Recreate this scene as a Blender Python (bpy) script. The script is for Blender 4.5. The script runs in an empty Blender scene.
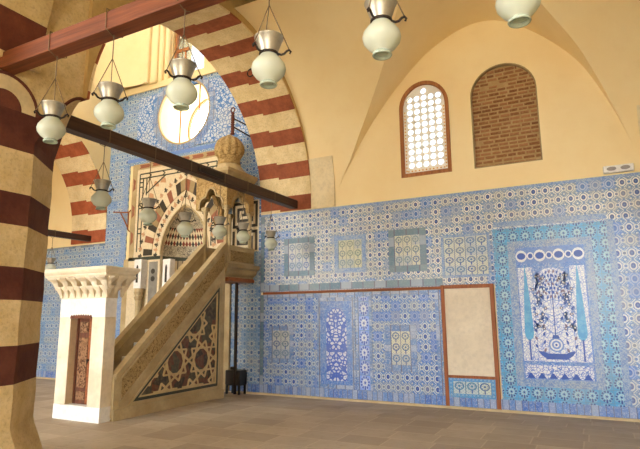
import bpy, math, random
from mathutils import Vector, Matrix
random.seed(7)
C = bpy.context.scene.collection
PI = math.pi
sc = bpy.context.scene

# ------------------------------------------------------------------ mesh builder
class MB:
    def __init__(s): s.v = []; s.f = []; s.sm = []
    def add(s, vs, fs, smooth=False):
        b = len(s.v); s.v += [tuple(p) for p in vs]
        s.f += [tuple(b+i for i in f) for f in fs]; s.sm += [smooth]*len(fs); return s
    def box(s, x0, x1, y0, y1, z0, z1):
        return s.add([(x0,y0,z0),(x1,y0,z0),(x1,y1,z0),(x0,y1,z0),(x0,y0,z1),(x1,y0,z1),(x1,y1,z1),(x0,y1,z1)],
                     [(3,2,1,0),(4,5,6,7),(0,1,5,4),(1,2,6,5),(2,3,7,6),(3,0,4,7)])
    def bev(s, x0, x1, y0, y1, z0, z1, b=.01):
        # box with chamfered upright and level edges
        def ring(i, z): return [(x0+i,y0+b,z),(x0+b,y0+i,z),(x1-b,y0+i,z),(x1-i,y0+b,z),(x1-i,y1-b,z),(x1-b,y1-i,z),(x0+b,y1-i,z),(x0+i,y1-b,z)]
        return s.loft([ring(b*.7,z0),ring(0,z0+b),ring(0,z1-b),ring(b*.7,z1)], True)
    def loft(s, rings, caps=True, closed=True, smooth=False):
        n = len(rings[0]); vs = [p for r in rings for p in r]; fs = []
        for k in range(len(rings)-1):
            for i in range(n if closed else n-1):
                j = (i+1) % n; fs.append((k*n+i, k*n+j, (k+1)*n+j, (k+1)*n+i))
        s.add(vs, fs, smooth)
        if caps:
            s.add(rings[0], [tuple(range(n-1,-1,-1))]); s.add(rings[-1], [tuple(range(n))])
        return s
    def lathe(s, prof, c=(0,0,0), n=24, a0=0, a1=2*PI, smooth=True, flute=0, nf=0):
        full = abs(a1-a0-2*PI) < 1e-6; m = n if full else n+1; rings = []
        for r, z in prof:
            rings.append([(c[0]+r*(1+flute*abs(math.cos(nf*(a0+(a1-a0)*i/n)/2)))*math.cos(a0+(a1-a0)*i/n),
                           c[1]+r*(1+flute*abs(math.cos(nf*(a0+(a1-a0)*i/n)/2)))*math.sin(a0+(a1-a0)*i/n), c[2]+z) for i in range(m)])
        return s.loft(rings, False, full, smooth)
    def tube(s, pts, r, n=6, smooth=True):
        pts = [Vector(p) for p in pts]; rings = []
        for i, p in enumerate(pts):
            d = (pts[min(i+1,len(pts)-1)]-pts[max(i-1,0)]).normalized()
            a = d.cross(Vector((0,0,1)) if abs(d.z) < .9 else Vector((1,0,0))).normalized(); b = d.cross(a)
            rings.append([tuple(p+(a*math.cos(2*PI*k/n)+b*math.sin(2*PI*k/n))*r) for k in range(n)])
        return s.loft(rings, True, True, smooth)
    def prism(s, poly, axis, a, b):
        # poly 2D outline; axis 'x': poly=(y,z) ; 'y': poly=(x,z) ; 'z': poly=(x,y)
        f = {'x': lambda p,t: (t,p[0],p[1]), 'y': lambda p,t: (p[0],t,p[1]), 'z': lambda p,t: (p[0],p[1],t)}[axis]
        return s.loft([[f(p,a) for p in poly],[f(p,b) for p in poly]], True)
    def bar(s, p, q, w, axis, a, b):
        # flat strip of width w between two 2D points, extruded along axis
        dx, dy = q[0]-p[0], q[1]-p[1]; l = math.hypot(dx,dy) or 1; nx, ny = -dy/l*w/2, dx/l*w/2
        return s.prism([(p[0]+nx,p[1]+ny),(p[0]-nx,p[1]-ny),(q[0]-nx,q[1]-ny),(q[0]+nx,q[1]+ny)], axis, a, b)
    def mesh(s, name, off=(0,0,0)):
        me = bpy.data.meshes.new(name)
        me.from_pydata([(p[0]-off[0],p[1]-off[1],p[2]-off[2]) for p in s.v], [], s.f)
        me.polygons.foreach_set('use_smooth', s.sm)
        import bmesh
        bm = bmesh.new(); bm.from_mesh(me); bmesh.ops.remove_doubles(bm, verts=bm.verts, dist=1e-5)
        bmesh.ops.recalc_face_normals(bm, faces=bm.faces); bm.to_mesh(me); bm.free()
        return me

def holed(outer, holes, axis, a, b):
    """slab with holes (2D filled outline extruded between a and b along axis)"""
    cu = bpy.data.curves.new('outline', 'CURVE'); cu.dimensions = '2D'; cu.fill_mode = 'BOTH'
    for poly in [outer]+holes:
        sp = cu.splines.new('POLY'); sp.points.add(len(poly)-1); sp.use_cyclic_u = True
        for i, p in enumerate(poly): sp.points[i].co = (p[0],p[1],0,1)
    cu.extrude = abs(b-a)/2
    o = bpy.data.objects.new('outline', cu); C.objects.link(o)
    dg = bpy.context.evaluated_depsgraph_get(); me = bpy.data.meshes.new_from_object(o.evaluated_get(dg))
    m = (a+b)/2; mb = MB()
    f = {'x': lambda p: (m+p.z,p.x,p.y), 'y': lambda p: (p.x,m+p.z,p.y), 'z': lambda p: (p.x,p.y,m+p.z)}[axis]
    mb.add([f(v.co) for v in me.vertices], [tuple(p.vertices) for p in me.polygons])
    bpy.data.objects.remove(o); bpy.data.curves.remove(cu); bpy.data.meshes.remove(me)
    return mb

def wloc(o):
    p = Vector(o.location)
    while o.parent: o = o.parent; p += Vector(o.location)
    return p
def obj(name, mb, mat, parent=None, loc=None):
    off = wloc(parent) if parent else Vector(loc or (0,0,0))
    o = bpy.data.objects.new(name, mb.mesh(name, off)); C.objects.link(o)
    if mat: o.data.materials.append(mat)
    if parent: o.parent = parent
    else: o.location = off
    return o
def tag(o, label, cat, group=None):
    o['label'] = label; o['category'] = cat
    if group: o['group'] = group
    return o
def thing(name, label, cat, loc=(0,0,0), group=None):
    o = bpy.data.objects.new(name, None); o.empty_display_size = .1; C.objects.link(o); o.location = loc
    return tag(o, label, cat, group)
def struct(name, mb, mat, loc=None):
    o = obj(name, mb, mat, None, loc); o['kind'] = 'structure'; return o
def dup(root, loc, label=None):
    r = root.copy(); C.objects.link(r); r.location = loc
    if label: r['label'] = label
    for ch in list(root.children):
        c = ch.copy(); C.objects.link(c); c.parent = r
        for g in ch.children:
            d = g.copy(); C.objects.link(d); d.parent = c
    return r
def arc(cx, cz, r, a0, a1, n, sx=1, sz=1): return [(cx+sx*r*math.cos(a0+(a1-a0)*i/n), cz+sz*r*math.sin(a0+(a1-a0)*i/n)) for i in range(n+1)]
def arched(x0, x1, z0, zs, rise, n=20, p=2.0):
    """outline of an arched opening, starting lower left, clockwise over the top"""
    c = (x0+x1)/2; h = (x1-x0)/2; o = [(x0,z0)]
    for i in range(n+1):
        t = -1+2*i/n
        o.append((c+h*math.sin(t*PI/2), zs+rise*(1-abs(math.sin(t*PI/2))**p)**(1/p)))
    o.append((x1,z0)); return o
def pointed(x0, x1, z0, zs, zt, n=12):
    c = (x0+x1)/2; h = (x1-x0)/2; R = zt-zs; k = (R*R-h*h)/(2*h); rad = h+k   # two-centred
    o = [(x0,z0)]; am = math.atan2(R, k)
    for i in range(n+1): a = PI-am*i/n; o.append((c+k+rad*math.cos(a), zs+rad*math.sin(a)))
    for i in range(1,n+1): a = am-am*i/n; o.append((c-k+rad*math.cos(a), zs+rad*math.sin(a)))
    o.append((x1,z0)); return o

# ------------------------------------------------------------------ node expressions
def lin(c):
    f = lambda u: u/12.92 if u <= .04045 else ((u+.055)/1.055)**2.4
    return tuple(f(v/255) for v in c[:3])+(1,)
class X:
    def __init__(s, nt, k): s.nt = nt; s.k = k
    def m(s, op, *a):
        n = s.nt.nodes.new('ShaderNodeMath'); n.operation = op
        for i, q in enumerate((s,)+a):
            if isinstance(q, X): s.nt.links.new(q.k, n.inputs[i])
            else: n.inputs[i].default_value = q
        return X(s.nt, n.outputs[0])
    def __add__(s,o): return s.m('ADD',o)
    __radd__ = __add__
    def __mul__(s,o): return s.m('MULTIPLY',o)
    __rmul__ = __mul__
    def __sub__(s,o): return s.m('SUBTRACT',o)
    def __rsub__(s,o): return (s*-1)+o
    def __truediv__(s,o): return s.m('DIVIDE',o)
    def abs(s): return s.m('ABSOLUTE')
    def fl(s): return s.m('FLOOR')
    def fr(s): return s.m('FRACT')
    def sin(s): return s.m('SINE')
    def cos(s): return s.m('COSINE')
    def lt(s,o): return s.m('LESS_THAN',o)
    def gt(s,o): return s.m('GREATER_THAN',o)
    def mx(s,o): return s.m('MAXIMUM',o)
    def mn(s,o): return s.m('MINIMUM',o)
    def c(s): return s.fr()-.5          # centred cell coordinate of (s)
    def hyp(s,o): return (s*s+o*o).m('SQRT')
    def at(s,o): return s.m('ARCTAN2',o)
class Mat:
    def __init__(s, name, rough=.6, spec=.35, coord='Object'):
        s.m = bpy.data.materials.new(name); s.m.use_nodes = True; s.nt = s.m.node_tree
        s.b = s.nt.nodes['Principled BSDF']; s.b.inputs['Roughness'].default_value = rough
        s.b.inputs['Specular IOR Level'].default_value = spec
        s.tc = s.nt.nodes.new('ShaderNodeTexCoord'); s.co = s.tc.outputs[coord]
        sp = s.nt.nodes.new('ShaderNodeSeparateXYZ'); s.nt.links.new(s.co, sp.inputs[0])
        s.x, s.y, s.z = (X(s.nt, sp.outputs[i]) for i in range(3))
    def col(s, c): return c if isinstance(c, X) else lin(c)
    def mix(s, f, a, b, mode='MIX'):
        n = s.nt.nodes.new('ShaderNodeMix'); n.data_type = 'RGBA'; n.blend_type = mode
        for i, q in ((0,f),(6,a),(7,b)):
            if isinstance(q, X): s.nt.links.new(q.k, n.inputs[i])
            elif i == 0: n.inputs[0].default_value = q
            else: n.inputs[i].default_value = lin(q)
        return X(s.nt, n.outputs[2])
    def noise(s, scale, detail=4, rough=.55, dist=0, vec=None):
        n = s.nt.nodes.new('ShaderNodeTexNoise'); n.inputs['Scale'].default_value = scale; n.inputs['Detail'].default_value = detail
        n.inputs['Roughness'].default_value = rough; n.inputs['Distortion'].default_value = dist
        s.nt.links.new(vec or s.co, n.inputs['Vector']); return X(s.nt, n.outputs[0])
    def ramp(s, f, lo, hi):
        n = s.nt.nodes.new('ShaderNodeMapRange'); s.nt.links.new(f.k, n.inputs[0]); n.inputs[1].default_value = lo; n.inputs[2].default_value = hi
        n.interpolation_type = 'SMOOTHSTEP'; return X(s.nt, n.outputs[0])
    def white(s, a, b):
        n = s.nt.nodes.new('ShaderNodeTexWhiteNoise'); n.noise_dimensions = '2D'; c = s.nt.nodes.new('ShaderNodeCombineXYZ')
        s.nt.links.new(a.k, c.inputs[0]); s.nt.links.new(b.k, c.inputs[1]); s.nt.links.new(c.outputs[0], n.inputs['Vector']); return X(s.nt, n.outputs[0])
    def voro(s, scale, feature='F1', out='Distance', vec=None):
        n = s.nt.nodes.new('ShaderNodeTexVoronoi'); n.feature = feature; n.inputs['Scale'].default_value = scale
        s.nt.links.new(vec or s.co, n.inputs['Vector']); return X(s.nt, n.outputs[out])
    def island(s):
        g = s.nt.nodes.new('ShaderNodeNewGeometry'); return X(s.nt, g.outputs['Random Per Island'])
    def bump(s, h, dist=.01, strength=1):
        n = s.nt.nodes.new('ShaderNodeBump'); n.inputs['Distance'].default_value = dist; n.inputs['Strength'].default_value = strength
        s.nt.links.new(h.k, n.inputs['Height']); s.nt.links.new(n.outputs[0], s.b.inputs['Normal'])
    def out(s, c):
        if isinstance(c, X): s.nt.links.new(c.k, s.b.inputs['Base Color'])
        else: s.b.inputs['Base Color'].default_value = lin(c)
        return s.m

def stone(name, c, c2, scale=3, rough=.65, bump=.006, speck=None):
    M = Mat(name, rough); n = M.noise(scale, 6, .6); n2 = M.noise(scale*9, 4)
    k = M.mix(M.ramp(n, .3, .72), c, c2); k = M.mix(M.ramp(n2,.35,.8)*.35, k, speck or tuple(int(v*.78) for v in c))
    if bump: M.bump(n2*.6+n*.6, bump)
    return M.out(k)
def plain(name, c, rough=.5, metal=0, spec=.4):
    M = Mat(name, rough, spec); M.b.inputs['Metallic'].default_value = metal
    n = M.noise(25, 3); return M.out(M.mix(M.ramp(n,.3,.8)*.5, c, tuple(int(v*.8) for v in c)))
def plaster(name, c, c2, c3):
    M = Mat(name, .85, .2); n = M.noise(.55, 6, .62); n2 = M.noise(2.6, 7, .65); n3 = M.noise(.9, 5, .7, .6)
    k = M.mix(M.ramp(n,.3,.7), c, c2); k = M.mix(M.ramp(n2,.5,.85)*.35, k, c3)
    k = M.mix(M.ramp(n3,.62,.74)*.4, k, (236,219,178)); M.bump(n2, .012); return M.out(k)
def wood(name, c, c2, axis='x', rough=.55):
    M = Mat(name, rough, .35); mp = M.nt.nodes.new('ShaderNodeMapping'); M.nt.links.new(M.co, mp.inputs[0])
    mp.inputs['Scale'].default_value = {'x':(.6,14,14),'y':(14,.6,14),'z':(14,14,.6)}[axis]
    n = M.noise(1.6, 5, .6, .4, mp.outputs[0]); k = M.mix(M.ramp(n,.3,.72), c, c2); M.bump(n,.004); return M.out(k)
def stripes(name, red, red2, cream, cream2, f):
    M = Mat(name, .8, .2); n = M.noise(4, 6, .65); n2 = M.noise(30, 4, .6); big = M.noise(1.1, 4)
    r = M.mix(M.ramp(n,.3,.7), red, red2); cc = M.mix(M.ramp(n,.3,.7), cream, cream2)
    cc = M.mix(M.ramp(big,.5,.75)*.5, cc, tuple(int(v*.85) for v in cream2))
    k = M.mix(f(M), cc, r); k = M.mix(M.ramp(n2,.45,.75)*.25, k, (70,50,38)); M.bump(n2*.5+n, .01); return M.out(k)

CREAMW=(230,228,216); CREAMT=(205,202,180)
def dust(M, k, amt=.45, col=(176,170,150)):
    n = M.noise(1.3, 6, .65); n2 = M.noise(60, 3); k = M.mix(M.ramp(n,.42,.72)*amt, k, col)
    return M.mix(M.ramp(n2,.55,.8)*.25, k, (120,125,140))
def lattice(name, P=.206, Q=.197, ground=CREAMW, core=(26,66,144), mid=(84,126,178), tint=(62,124,206), amt=.28, dustc=(182,178,160), seed=0.0, field=(150,164,190)):
    """repeating floral tile: large and small rosettes in an ogee net"""
    M = Mat(name, .28, .5); u = M.x*(1/P); v = M.z*(1/Q); du = u.c(); dv = v.c(); eu = (u+.5).c(); ev = (v+.5).c()
    rnd = M.white(u.fl()+seed, v.fl()); rnd2 = M.white(u.fl()+seed, v.fl()+31.7); rnd3 = M.white((u+.5).fl()+seed+9, v.fl())
    dot = ((u*(2*PI*4)).sin()*(v*(2*PI*4)).sin()).gt(.25); k = M.mix(dot*.5, field, ground)
    dg = (((u+v)).c().abs()).mn((u-v).c().abs()); k = M.mix(dg.lt(.115), k, ground); k = M.mix(dg.lt(.025), k, mid)
    d = (du*1.15).hyp(dv*.9); e = eu.hyp(dv); cr_ = M.mix(rnd, core, tuple(min(255,int(q*.8+24)) for q in core)); f = du.hyp(ev); g = eu.hyp(ev)
    k = M.mix(d.lt(.36), k, field); k = M.mix(d.lt(.3), k, ground); k = M.mix(d.lt(.195), k, cr_); k = M.mix(d.lt(.06), k, mid)
    k = M.mix(e.lt(.19), k, ground); k = M.mix(e.lt(.115), k, M.mix(rnd3.gt(.5), mid, (92,112,150)))
    k = M.mix(g.lt(.17), k, mid); k = M.mix(g.lt(.09), k, ground); k = M.mix(f.lt(.1), k, mid)
    k = M.mix(rnd.gt(.84)*.5, k, tint); k = M.mix(rnd2.gt(.7)*.3, k, (166,168,162)); k = M.mix(rnd2.lt(.2)*.2, k, (90,116,176))
    k = dust(M, k, amt, dustc)
    k = M.mix(((u*.5).c().abs().gt(.492)).mx((v*.5).c().abs().gt(.488))*.4, k, (120,124,140))
    M.bump(M.noise(3,3)+rnd*.3, .004); return M.out(k)
def blue_tiles(name, c, c2, P=.11, Q=.3, white=.25):
    M = Mat(name, .3, .5); u = M.x*(1/P); v = M.z*(1/Q); r = M.white(u.fl(), v.fl()); r2 = M.white(u.fl()+7.3, v.fl())
    k = M.mix(r, c, c2); k = M.mix(r2.gt(.75)*.6, k, (170,180,200)); n = M.noise(38, 3, .7, 1.0); k = M.mix(M.ramp(n,.5,.62)*white*2, k, (205,212,222))
    k = M.mix(u.c().abs().gt(.455), k, (95,95,120)); k = M.mix(v.c().abs().gt(.48), k, (120,120,140)); return M.out(dust(M, k, .3))
def hearts(name, P=.21, Q=.21, ground=(72,150,198), ring=(30,62,136), lite=(170,202,212), amt=.3):
    """square tiles each with a dotted ring round a pale palmette"""
    M = Mat(name, .28, .5); u = M.x*(1/P); v = M.z*(1/Q); du = u.c(); dv = v.c(); d = du.hyp(dv*.95); a = dv.at(du); r = M.white(u.fl(), v.fl())
    k = M.mix(r, ground, tuple(min(255,int(q*1.12)) for q in ground)); k = M.mix(((a*4).sin()*.05+.46).gt(d)*.35, k, lite)
    k = M.mix((d-.35).abs().lt(.07)*((a*11).sin().gt(-.3)), k, ring); k = M.mix(d.lt(.23), k, lite)
    k = M.mix(d.lt(.15)*((a*6).sin().gt(0)), k, ground); k = M.mix(d.lt(.07), k, ring)
    k = M.mix((du.abs().lt(.05))*(dv.lt(-.2)), k, ring); k = M.mix(du.abs().mx(dv.abs()).gt(.485), k, (100,130,160)); return M.out(dust(M, k, amt))
def pomegranates(name, P, Q, ground=(206,208,192), blue=(58,96,170), green=(96,130,130)):
    M = Mat(name, .28, .5); u = M.x*(1/P); v = M.z*(1/Q); du = u.c(); dv = v.c()-.08; d = du.hyp(dv*1.15); a = dv.at(du); r = M.white(u.fl(), v.fl())
    k = M.mix(((u*(2*PI*3.5)).sin()*(v*(2*PI*4.3)).sin()).gt(.5)*.5, ground, blue); bl = M.mix(r, blue, green)
    k = M.mix(d.lt(.40), k, ground); k = M.mix((d-.33).abs().lt(.055), k, bl); k = M.mix((d-.22).abs().lt(.03)*((a*7).sin().gt(-.2)), k, blue)
    k = M.mix(d.lt(.11), k, bl); k = M.mix((du.abs().lt(.055))*(dv.lt(-.3)), k, blue); k = M.mix(r.gt(.7)*.25, k, (90,130,205))
    k = M.mix(du.abs().gt(.47), k, bl); return M.out(dust(M, k, .45, (176,172,140)))
def scroll(name, ground, ink, scale=9, w=.09, extra=(120,170,215), amt=.3):
    """mirrored vine scrolls"""
    M = Mat(name, .28, .5); cb = M.nt.nodes.new('ShaderNodeCombineXYZ'); ax = M.x.abs()
    M.nt.links.new(ax.k, cb.inputs[0]); M.nt.links.new(M.z.k, cb.inputs[2]); v = cb.outputs[0]
    a = M.voro(scale, 'DISTANCE_TO_EDGE', vec=v); n = M.noise(scale*1.3, 2, .5, 2.2, v); b = (n*9).sin().abs()
    k = M.mix(b.lt(.33), ground, ink); f = M.voro(scale, 'F1', vec=v); k = M.mix(a.lt(w), k, ink); k = M.mix(f.lt(.24), k, ground); k = M.mix(f.lt(.14), k, extra)
    return M.out(dust(M, k, amt))
def mottled(name, c, c2, c3, scale=22, amt=.3):
    M = Mat(name, .3, .5); n = M.noise(scale, 3, .6, 1.2); n2 = M.noise(scale*2.7, 2); k = M.mix(M.ramp(n,.45,.55), c, c2); k = M.mix(M.ramp(n2,.55,.6)*.6, k, c3)
    return M.out(dust(M, k, amt))
def carved(name, c, dark, scale=14, depth=.012):
    M = Mat(name, .7, .2); a = M.voro(scale, 'SMOOTH_F1'); n = M.noise(scale*.9, 3, .5, 1.6); b = (n*11).sin().abs()
    k = M.mix(M.ramp(b,.25,.55), dark, c); k = M.mix(M.ramp(M.noise(2.5,5),.4,.75)*.4, k, tuple(int(v*.82) for v in c)); M.bump(M.ramp(b,.2,.6), depth); return M.out(k)

m = {}
m['plaster'] = plaster('yellow plaster', (243,225,180), (238,215,164), (228,203,148))
m['cream'] = plaster('cream plaster', (236,218,172), (230,208,156), (216,190,136))
m['stone'] = stone('buff stone', (196,166,108), (178,148,92), 1.4, .85, .014)
m['greystone'] = stone('pale block stone', (216,198,158), (200,178,134), 1.8, .85, .01)
m['marble'] = stone('honey marble', (192,172,130), (164,142,100), 2.2, .42, .002)
m['marble_dark'] = stone('aged marble', (168,148,108), (142,118,80), 2.2, .45, .003)
m['white_marble'] = stone('white marble', (240,238,234), (228,226,222), 2, .4, 0)
m['jamb'] = stone('veined cream marble', (236,225,202), (214,197,166), 1.7, .42, 0)
m['grey_marble'] = stone('grey marble', (150,146,136), (120,116,108), 3, .4, 0)
m['green'] = plain('dark green marble', (62,66,54), .4)
m['redm'] = plain('red marble', (150,92,66), .45)
m['pinkm'] = plain('pink marble', (196,150,112), .45)
m['blackm'] = plain('dark inlay', (58,52,44), .4)
m['inlaycream'] = plain('cream inlay', (222,206,172), .45)
m['iron'] = plain('dark iron', (44,34,30), .55, .3)
m['darkbeam'] = wood('dark beam wood', (74,50,38), (52,34,27), 'y', .5)
m['redbeam'] = wood('red brown beam wood', (128,70,40), (92,46,26), 'x', .55)
m['rail'] = wood('rail wood', (158,92,48), (128,70,36), 'x')
m['frame'] = wood('window wood', (176,116,66), (142,88,48), 'z')
m['door'] = wood('door wood', (112,64,40), (84,46,28), 'z')
m['blank'] = stone('blank marble panel', (226,214,190), (212,198,172), 1.6, .5, 0)
m['tileA'] = lattice('floral net tiles upper', core=(30,62,134), field=(112,140,168))
m['tileB'] = lattice('floral net tiles lower', .2, .2, (198,208,208), (26,64,156), (72,116,188), (60,112,208), .25, (130,156,186), 3.0, (78,124,192))
m['tileC'] = lattice('floral net tiles of prayer niche bay', .2, .2, (192,204,206), (40,86,156), (92,136,184), (80,134,194), .3, (140,164,186), 5.0, (84,134,190))
m['tileR'] = lattice('broad rosette tiles', .22, .22, (214,218,218), (30,72,164), (84,126,190), (64,120,208), .3, (176,184,186), 8.0, (98,142,198))
m['skirt'] = blue_tiles('upright blue tiles', (62,108,190), (104,144,202))
m['bluetile'] = blue_tiles('blue border tiles', (74,118,184), (104,144,196), .2, .13, .35)
m['teal'] = blue_tiles('teal border tiles', (74,112,136), (112,140,152), .26, .2, .08)
m['turq'] = hearts('turquoise palmette tiles')
m['lilac'] = mottled('lilac scroll border', (140,166,198), (90,130,190), (192,198,198))
m['cobalt'] = mottled('cobalt scroll border', (62,112,194), (92,138,206), (176,190,214), 16)
m['turqplain'] = mottled('turquoise glaze', (48,146,204), (64,158,210), (90,174,214), 5, .12)
m['whiteglaze'] = mottled('white glaze', (226,228,228), (214,220,226), (176,190,216), 30, .2)
m['inkblue'] = plain('cobalt ink glaze', (44,84,176), .3)
m['midblue'] = plain('soft blue glaze', (110,144,208), .3)
m['violet'] = plain('brown violet glaze', (120,104,136), .3)

# stripe functions
def pier_f(M):
    k = None
    for a, b in ((.95,1.36),(1.85,2.21),(2.67,3.03),(3.52,4.03)):
        q = (M.z-(a+b)/2).abs().lt((b-a)/2); k = q if k is None else k.mx(q)
    return k
RED=(112,62,48); RED2=(88,44,36)
m['pier'] = stripes('striped pier stone', (100,58,46), (80,42,36), (214,194,150), (196,172,124), pier_f)
ARC_Z, ARC_R, ARC_Y = 4.22, 3.03, -3.035
def arch_f(per, duty, off, step, mid):
    def f(M):
        dy = M.y-ARC_Y; th = (M.z-ARC_Z).at(dy)               # measured from the wall end
        s = th*ARC_R+off+M.x.gt(mid)*step; return (s*(1/per)).fr().lt(duty)
    return f
m['archA'] = stripes('striped voussoirs', (160,94,66), (134,76,54), (230,212,170), (214,192,144), arch_f(.78,.46,.11,.05,-6.38))
m['archB'] = stripes('striped far voussoirs', (176,98,66), (152,82,54), (238,220,180), (226,202,154), arch_f(.88,.46,.42,.05,-13.0))
def xarch_f(M): 
    s = (M.z-4.5).at(M.x+2.0)*-1*3.55; return ((s+.08)*(1/1.0)).fr().lt(.48)
m['archX'] = stripes('striped near voussoirs', (112,62,44), (92,48,36), (210,190,144), (194,170,120), xarch_f)

# floor pavers
M = Mat('stone pavers', .62, .3)
u = M.x*(1/.62); row = (M.y*(1/.46)); uu = u+M.white(row.fl(), row.fl()*0)*.9; r = M.white(uu.fl(), row.fl())
k = M.mix(r, (188,174,152), (162,148,128)); k = M.mix(M.ramp(M.noise(1.1,6,.62),.35,.7)*.5, k, (152,136,112)); k = M.mix(M.ramp(M.noise(9,5),.5,.8)*.35, k, (134,118,98))
j = uu.c().abs().gt(.485).mx(row.c().abs().gt(.478)); k = M.mix(j*.55, k, (196,180,152)); M.bump(M.noise(9,5)*.5-j*.5, .006); m['floor'] = M.out(k)
# bricks
M = Mat('old bricks', .9, .15); i = M.island(); k = M.mix(i, (164,120,82), (126,86,58)); k = M.mix(M.ramp(M.noise(22,4),.45,.75)*.5, k, (176,142,100)); m['brick'] = M.out(k)
m['mortar'] = stone('lime mortar', (186,158,112), (166,136,92), 9, .95, .01)
# glass and lantern materials
M = Mat('frosted lamp glass', .25, .5); tr = M.nt.nodes.new('ShaderNodeBsdfTranslucent'); tr.inputs[0].default_value = lin((226,232,218))
mx = M.nt.nodes.new('ShaderNodeMixShader'); mx.inputs[0].default_value = .45; M.nt.links.new(M.b.outputs[0], mx.inputs[1]); M.nt.links.new(tr.outputs[0], mx.inputs[2])
M.nt.links.new(mx.outputs[0], M.nt.nodes['Material Output'].inputs[0]); m['frost'] = M.out((222,226,212))
M = Mat('pierced gypsum', .7, .2); tr = M.nt.nodes.new('ShaderNodeBsdfTranslucent'); tr.inputs[0].default_value = lin((246,244,238))
mx = M.nt.nodes.new('ShaderNodeMixShader'); mx.inputs[0].default_value = .2; M.nt.links.new(M.b.outputs[0], mx.inputs[1]); M.nt.links.new(tr.outputs[0], mx.inputs[2])
M.nt.links.new(mx.outputs[0], M.nt.nodes['Material Output'].inputs[0]); m['gypsum'] = M.out((246,243,234))
M = Mat('window glass', .05, .5); tr = M.nt.nodes.new('ShaderNodeBsdfTransparent'); tr.inputs[0].default_value = (.42,.44,.46,1)
mx = M.nt.nodes.new('ShaderNodeMixShader'); mx.inputs[0].default_value = .93; M.nt.links.new(M.b.outputs[0], mx.inputs[1]); M.nt.links.new(tr.outputs[0], mx.inputs[2])
M.nt.links.new(mx.outputs[0], M.nt.nodes['Material Output'].inputs[0]); m['glass'] = M.out((230,235,240))
m['tin'] = plain('brushed tin', (176,172,160), .38, .75)
m['lip'] = plain('pale green glass lip', (170,184,168), .25)
m['plastic'] = plain('white plastic', (240,240,238), .4)
m['lens'] = plain('grey lamp lens', (150,146,144), .3)
m['rope'] = plain('thin steel wire', (112,94,70), .6)


# ================================================================== SETTING
XL, XR = -6.92, -5.56            # striped arch, wall to pier
BL, BR = -13.71, -12.25          # its twin beyond the prayer-niche bay
XG, XH = -4.97, .95              # near bay between its corners
def archP(z0=4.04, r=3.035, n=40, stilt=ARC_Z):
    a1 = PI-.07; return [(0-(3.035-r), z0)]+[(ARC_Y+r*math.cos(a1*i/n), stilt+r*math.sin(a1*i/n)) for i in range(n+1)]
# floor: level, dipping a little towards the wall
fm = MB(); ys = [-18,-1.6,-.8,0,1.4]; zs = [0,0,-.05,-.09,-.09]
fm.loft([[(-20,y,z),(9,y,z)] for y,z in zip(ys,zs)], False, False)
fm.loft([[(9,y,z-.3),(-20,y,z-.3)] for y,z in zip(ys,zs)], False, False)
struct('floor', fm, m['floor'])
struct('wall_front_occluder', holed([(-20,-.1),(3.6,-.1),(3.6,8.4),(-20,8.4)],[pointed(-1.9,3.3,.0,3.6,7.2),pointed(-13.5,-6.2,.0,4.0,7.8)],'y',-14.5,-13.9), m['greystone'])  # unseen arcade wall, added as an occluder to darken pulpit side and left tiles
struct('trim_courtyard_bounce', MB().box(-60,50,-70,-18,-.3,-.02), stone('courtyard paving', (214,200,172), (200,184,154), .6, .8, 0))  # unseen ground, put in so sunlight bounces off it up to the vault
# qibla wall, three bays
win = arched(-3.39,-2.33,4.5,6.0,.56); nic = arched(-1.88,-.64,4.5,5.97,.6)
struct('wall_back', holed([(XL,-.3),(3.9,-.3),(3.9,12),(XL,12)], [win, nic], 'y', 0, .34), m['plaster'])
struct('trim_1', MB().box(-1.98,-.54,.34,.5,4.4,6.7), m['mortar'])           # blocks the old opening from outside
MX = -9.25; NH = .8; OCX, OCZ, OCR = -9.5, 7.17, .93
nh = pointed(MX-NH, MX+NH, -.05, 3.28, 4.55)
wb = holed([(BR,-.3),(XL,-.3),(XL,8.1),(BR,8.1)], [arc(OCX,OCZ,OCR,0,2*PI*47/48,47), nh], 'y', 0, 1.3)
struct('wall_back_middle', wb, m['cream'])
struct('wall_back_upper', holed([(BR,8.1),(XL,8.1),(XL,12),(BR,12)], [arched(-10.12,-8.95,8.38,9.6,.55)], 'y', .1, .9), m['cream'])
c = MB().box(BR,XL,-.08,1.3,8.06,8.24)
struct('trim_2', c, m['cream'])
q = MB()                                                                   # folds of the corner squinch beside the upper window
for i,(a,b,d) in enumerate(((-10.3,-10.14,.03),(-10.46,-10.3,.1),(-10.7,-10.46,.16),(-10.84,-10.7,.26))): q.bev(a,b,-d,.12,8.2,11.6,.03)
rings=[]
for i in range(13):
    z=8.2+i*.29; rings.append([(-10.84-1.41*math.sin(j/12*PI/2), -.24-(1-math.cos(j/12*PI/2))*(.5+.09*i), z) for j in range(13)])
q.loft(rings, False, False, True)
struct('trim_3', q, m['cream'])
struct('wall_back_left', MB().box(-20,BR,0,.9,-.3,12), m['plaster'])
struct('wall_left', MB().box(-20.3,-20,-18,.9,-.3,12), m['cream'])
struct('wall_right_occluder', MB().box(3.6,3.9,-18,.9,-.3,12), m['greystone'])  # unseen wall, added close in to cut the light from the right
# masonry above the two arches that run out from the wall
def spandrel(x0,x1,zt,z0=4.04): 
    p = archP(z0); return MB().prism([(0,zt)]+p+[(2*ARC_Y-.01,p[-1][1]),(2*ARC_Y-.01,zt)], 'x', x0, x1)
struct('trim_4', spandrel(XL,XR,12), m['stone'])
struct('trim_5', spandrel(BL,BR,12,3.8), m['cream'])
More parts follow.
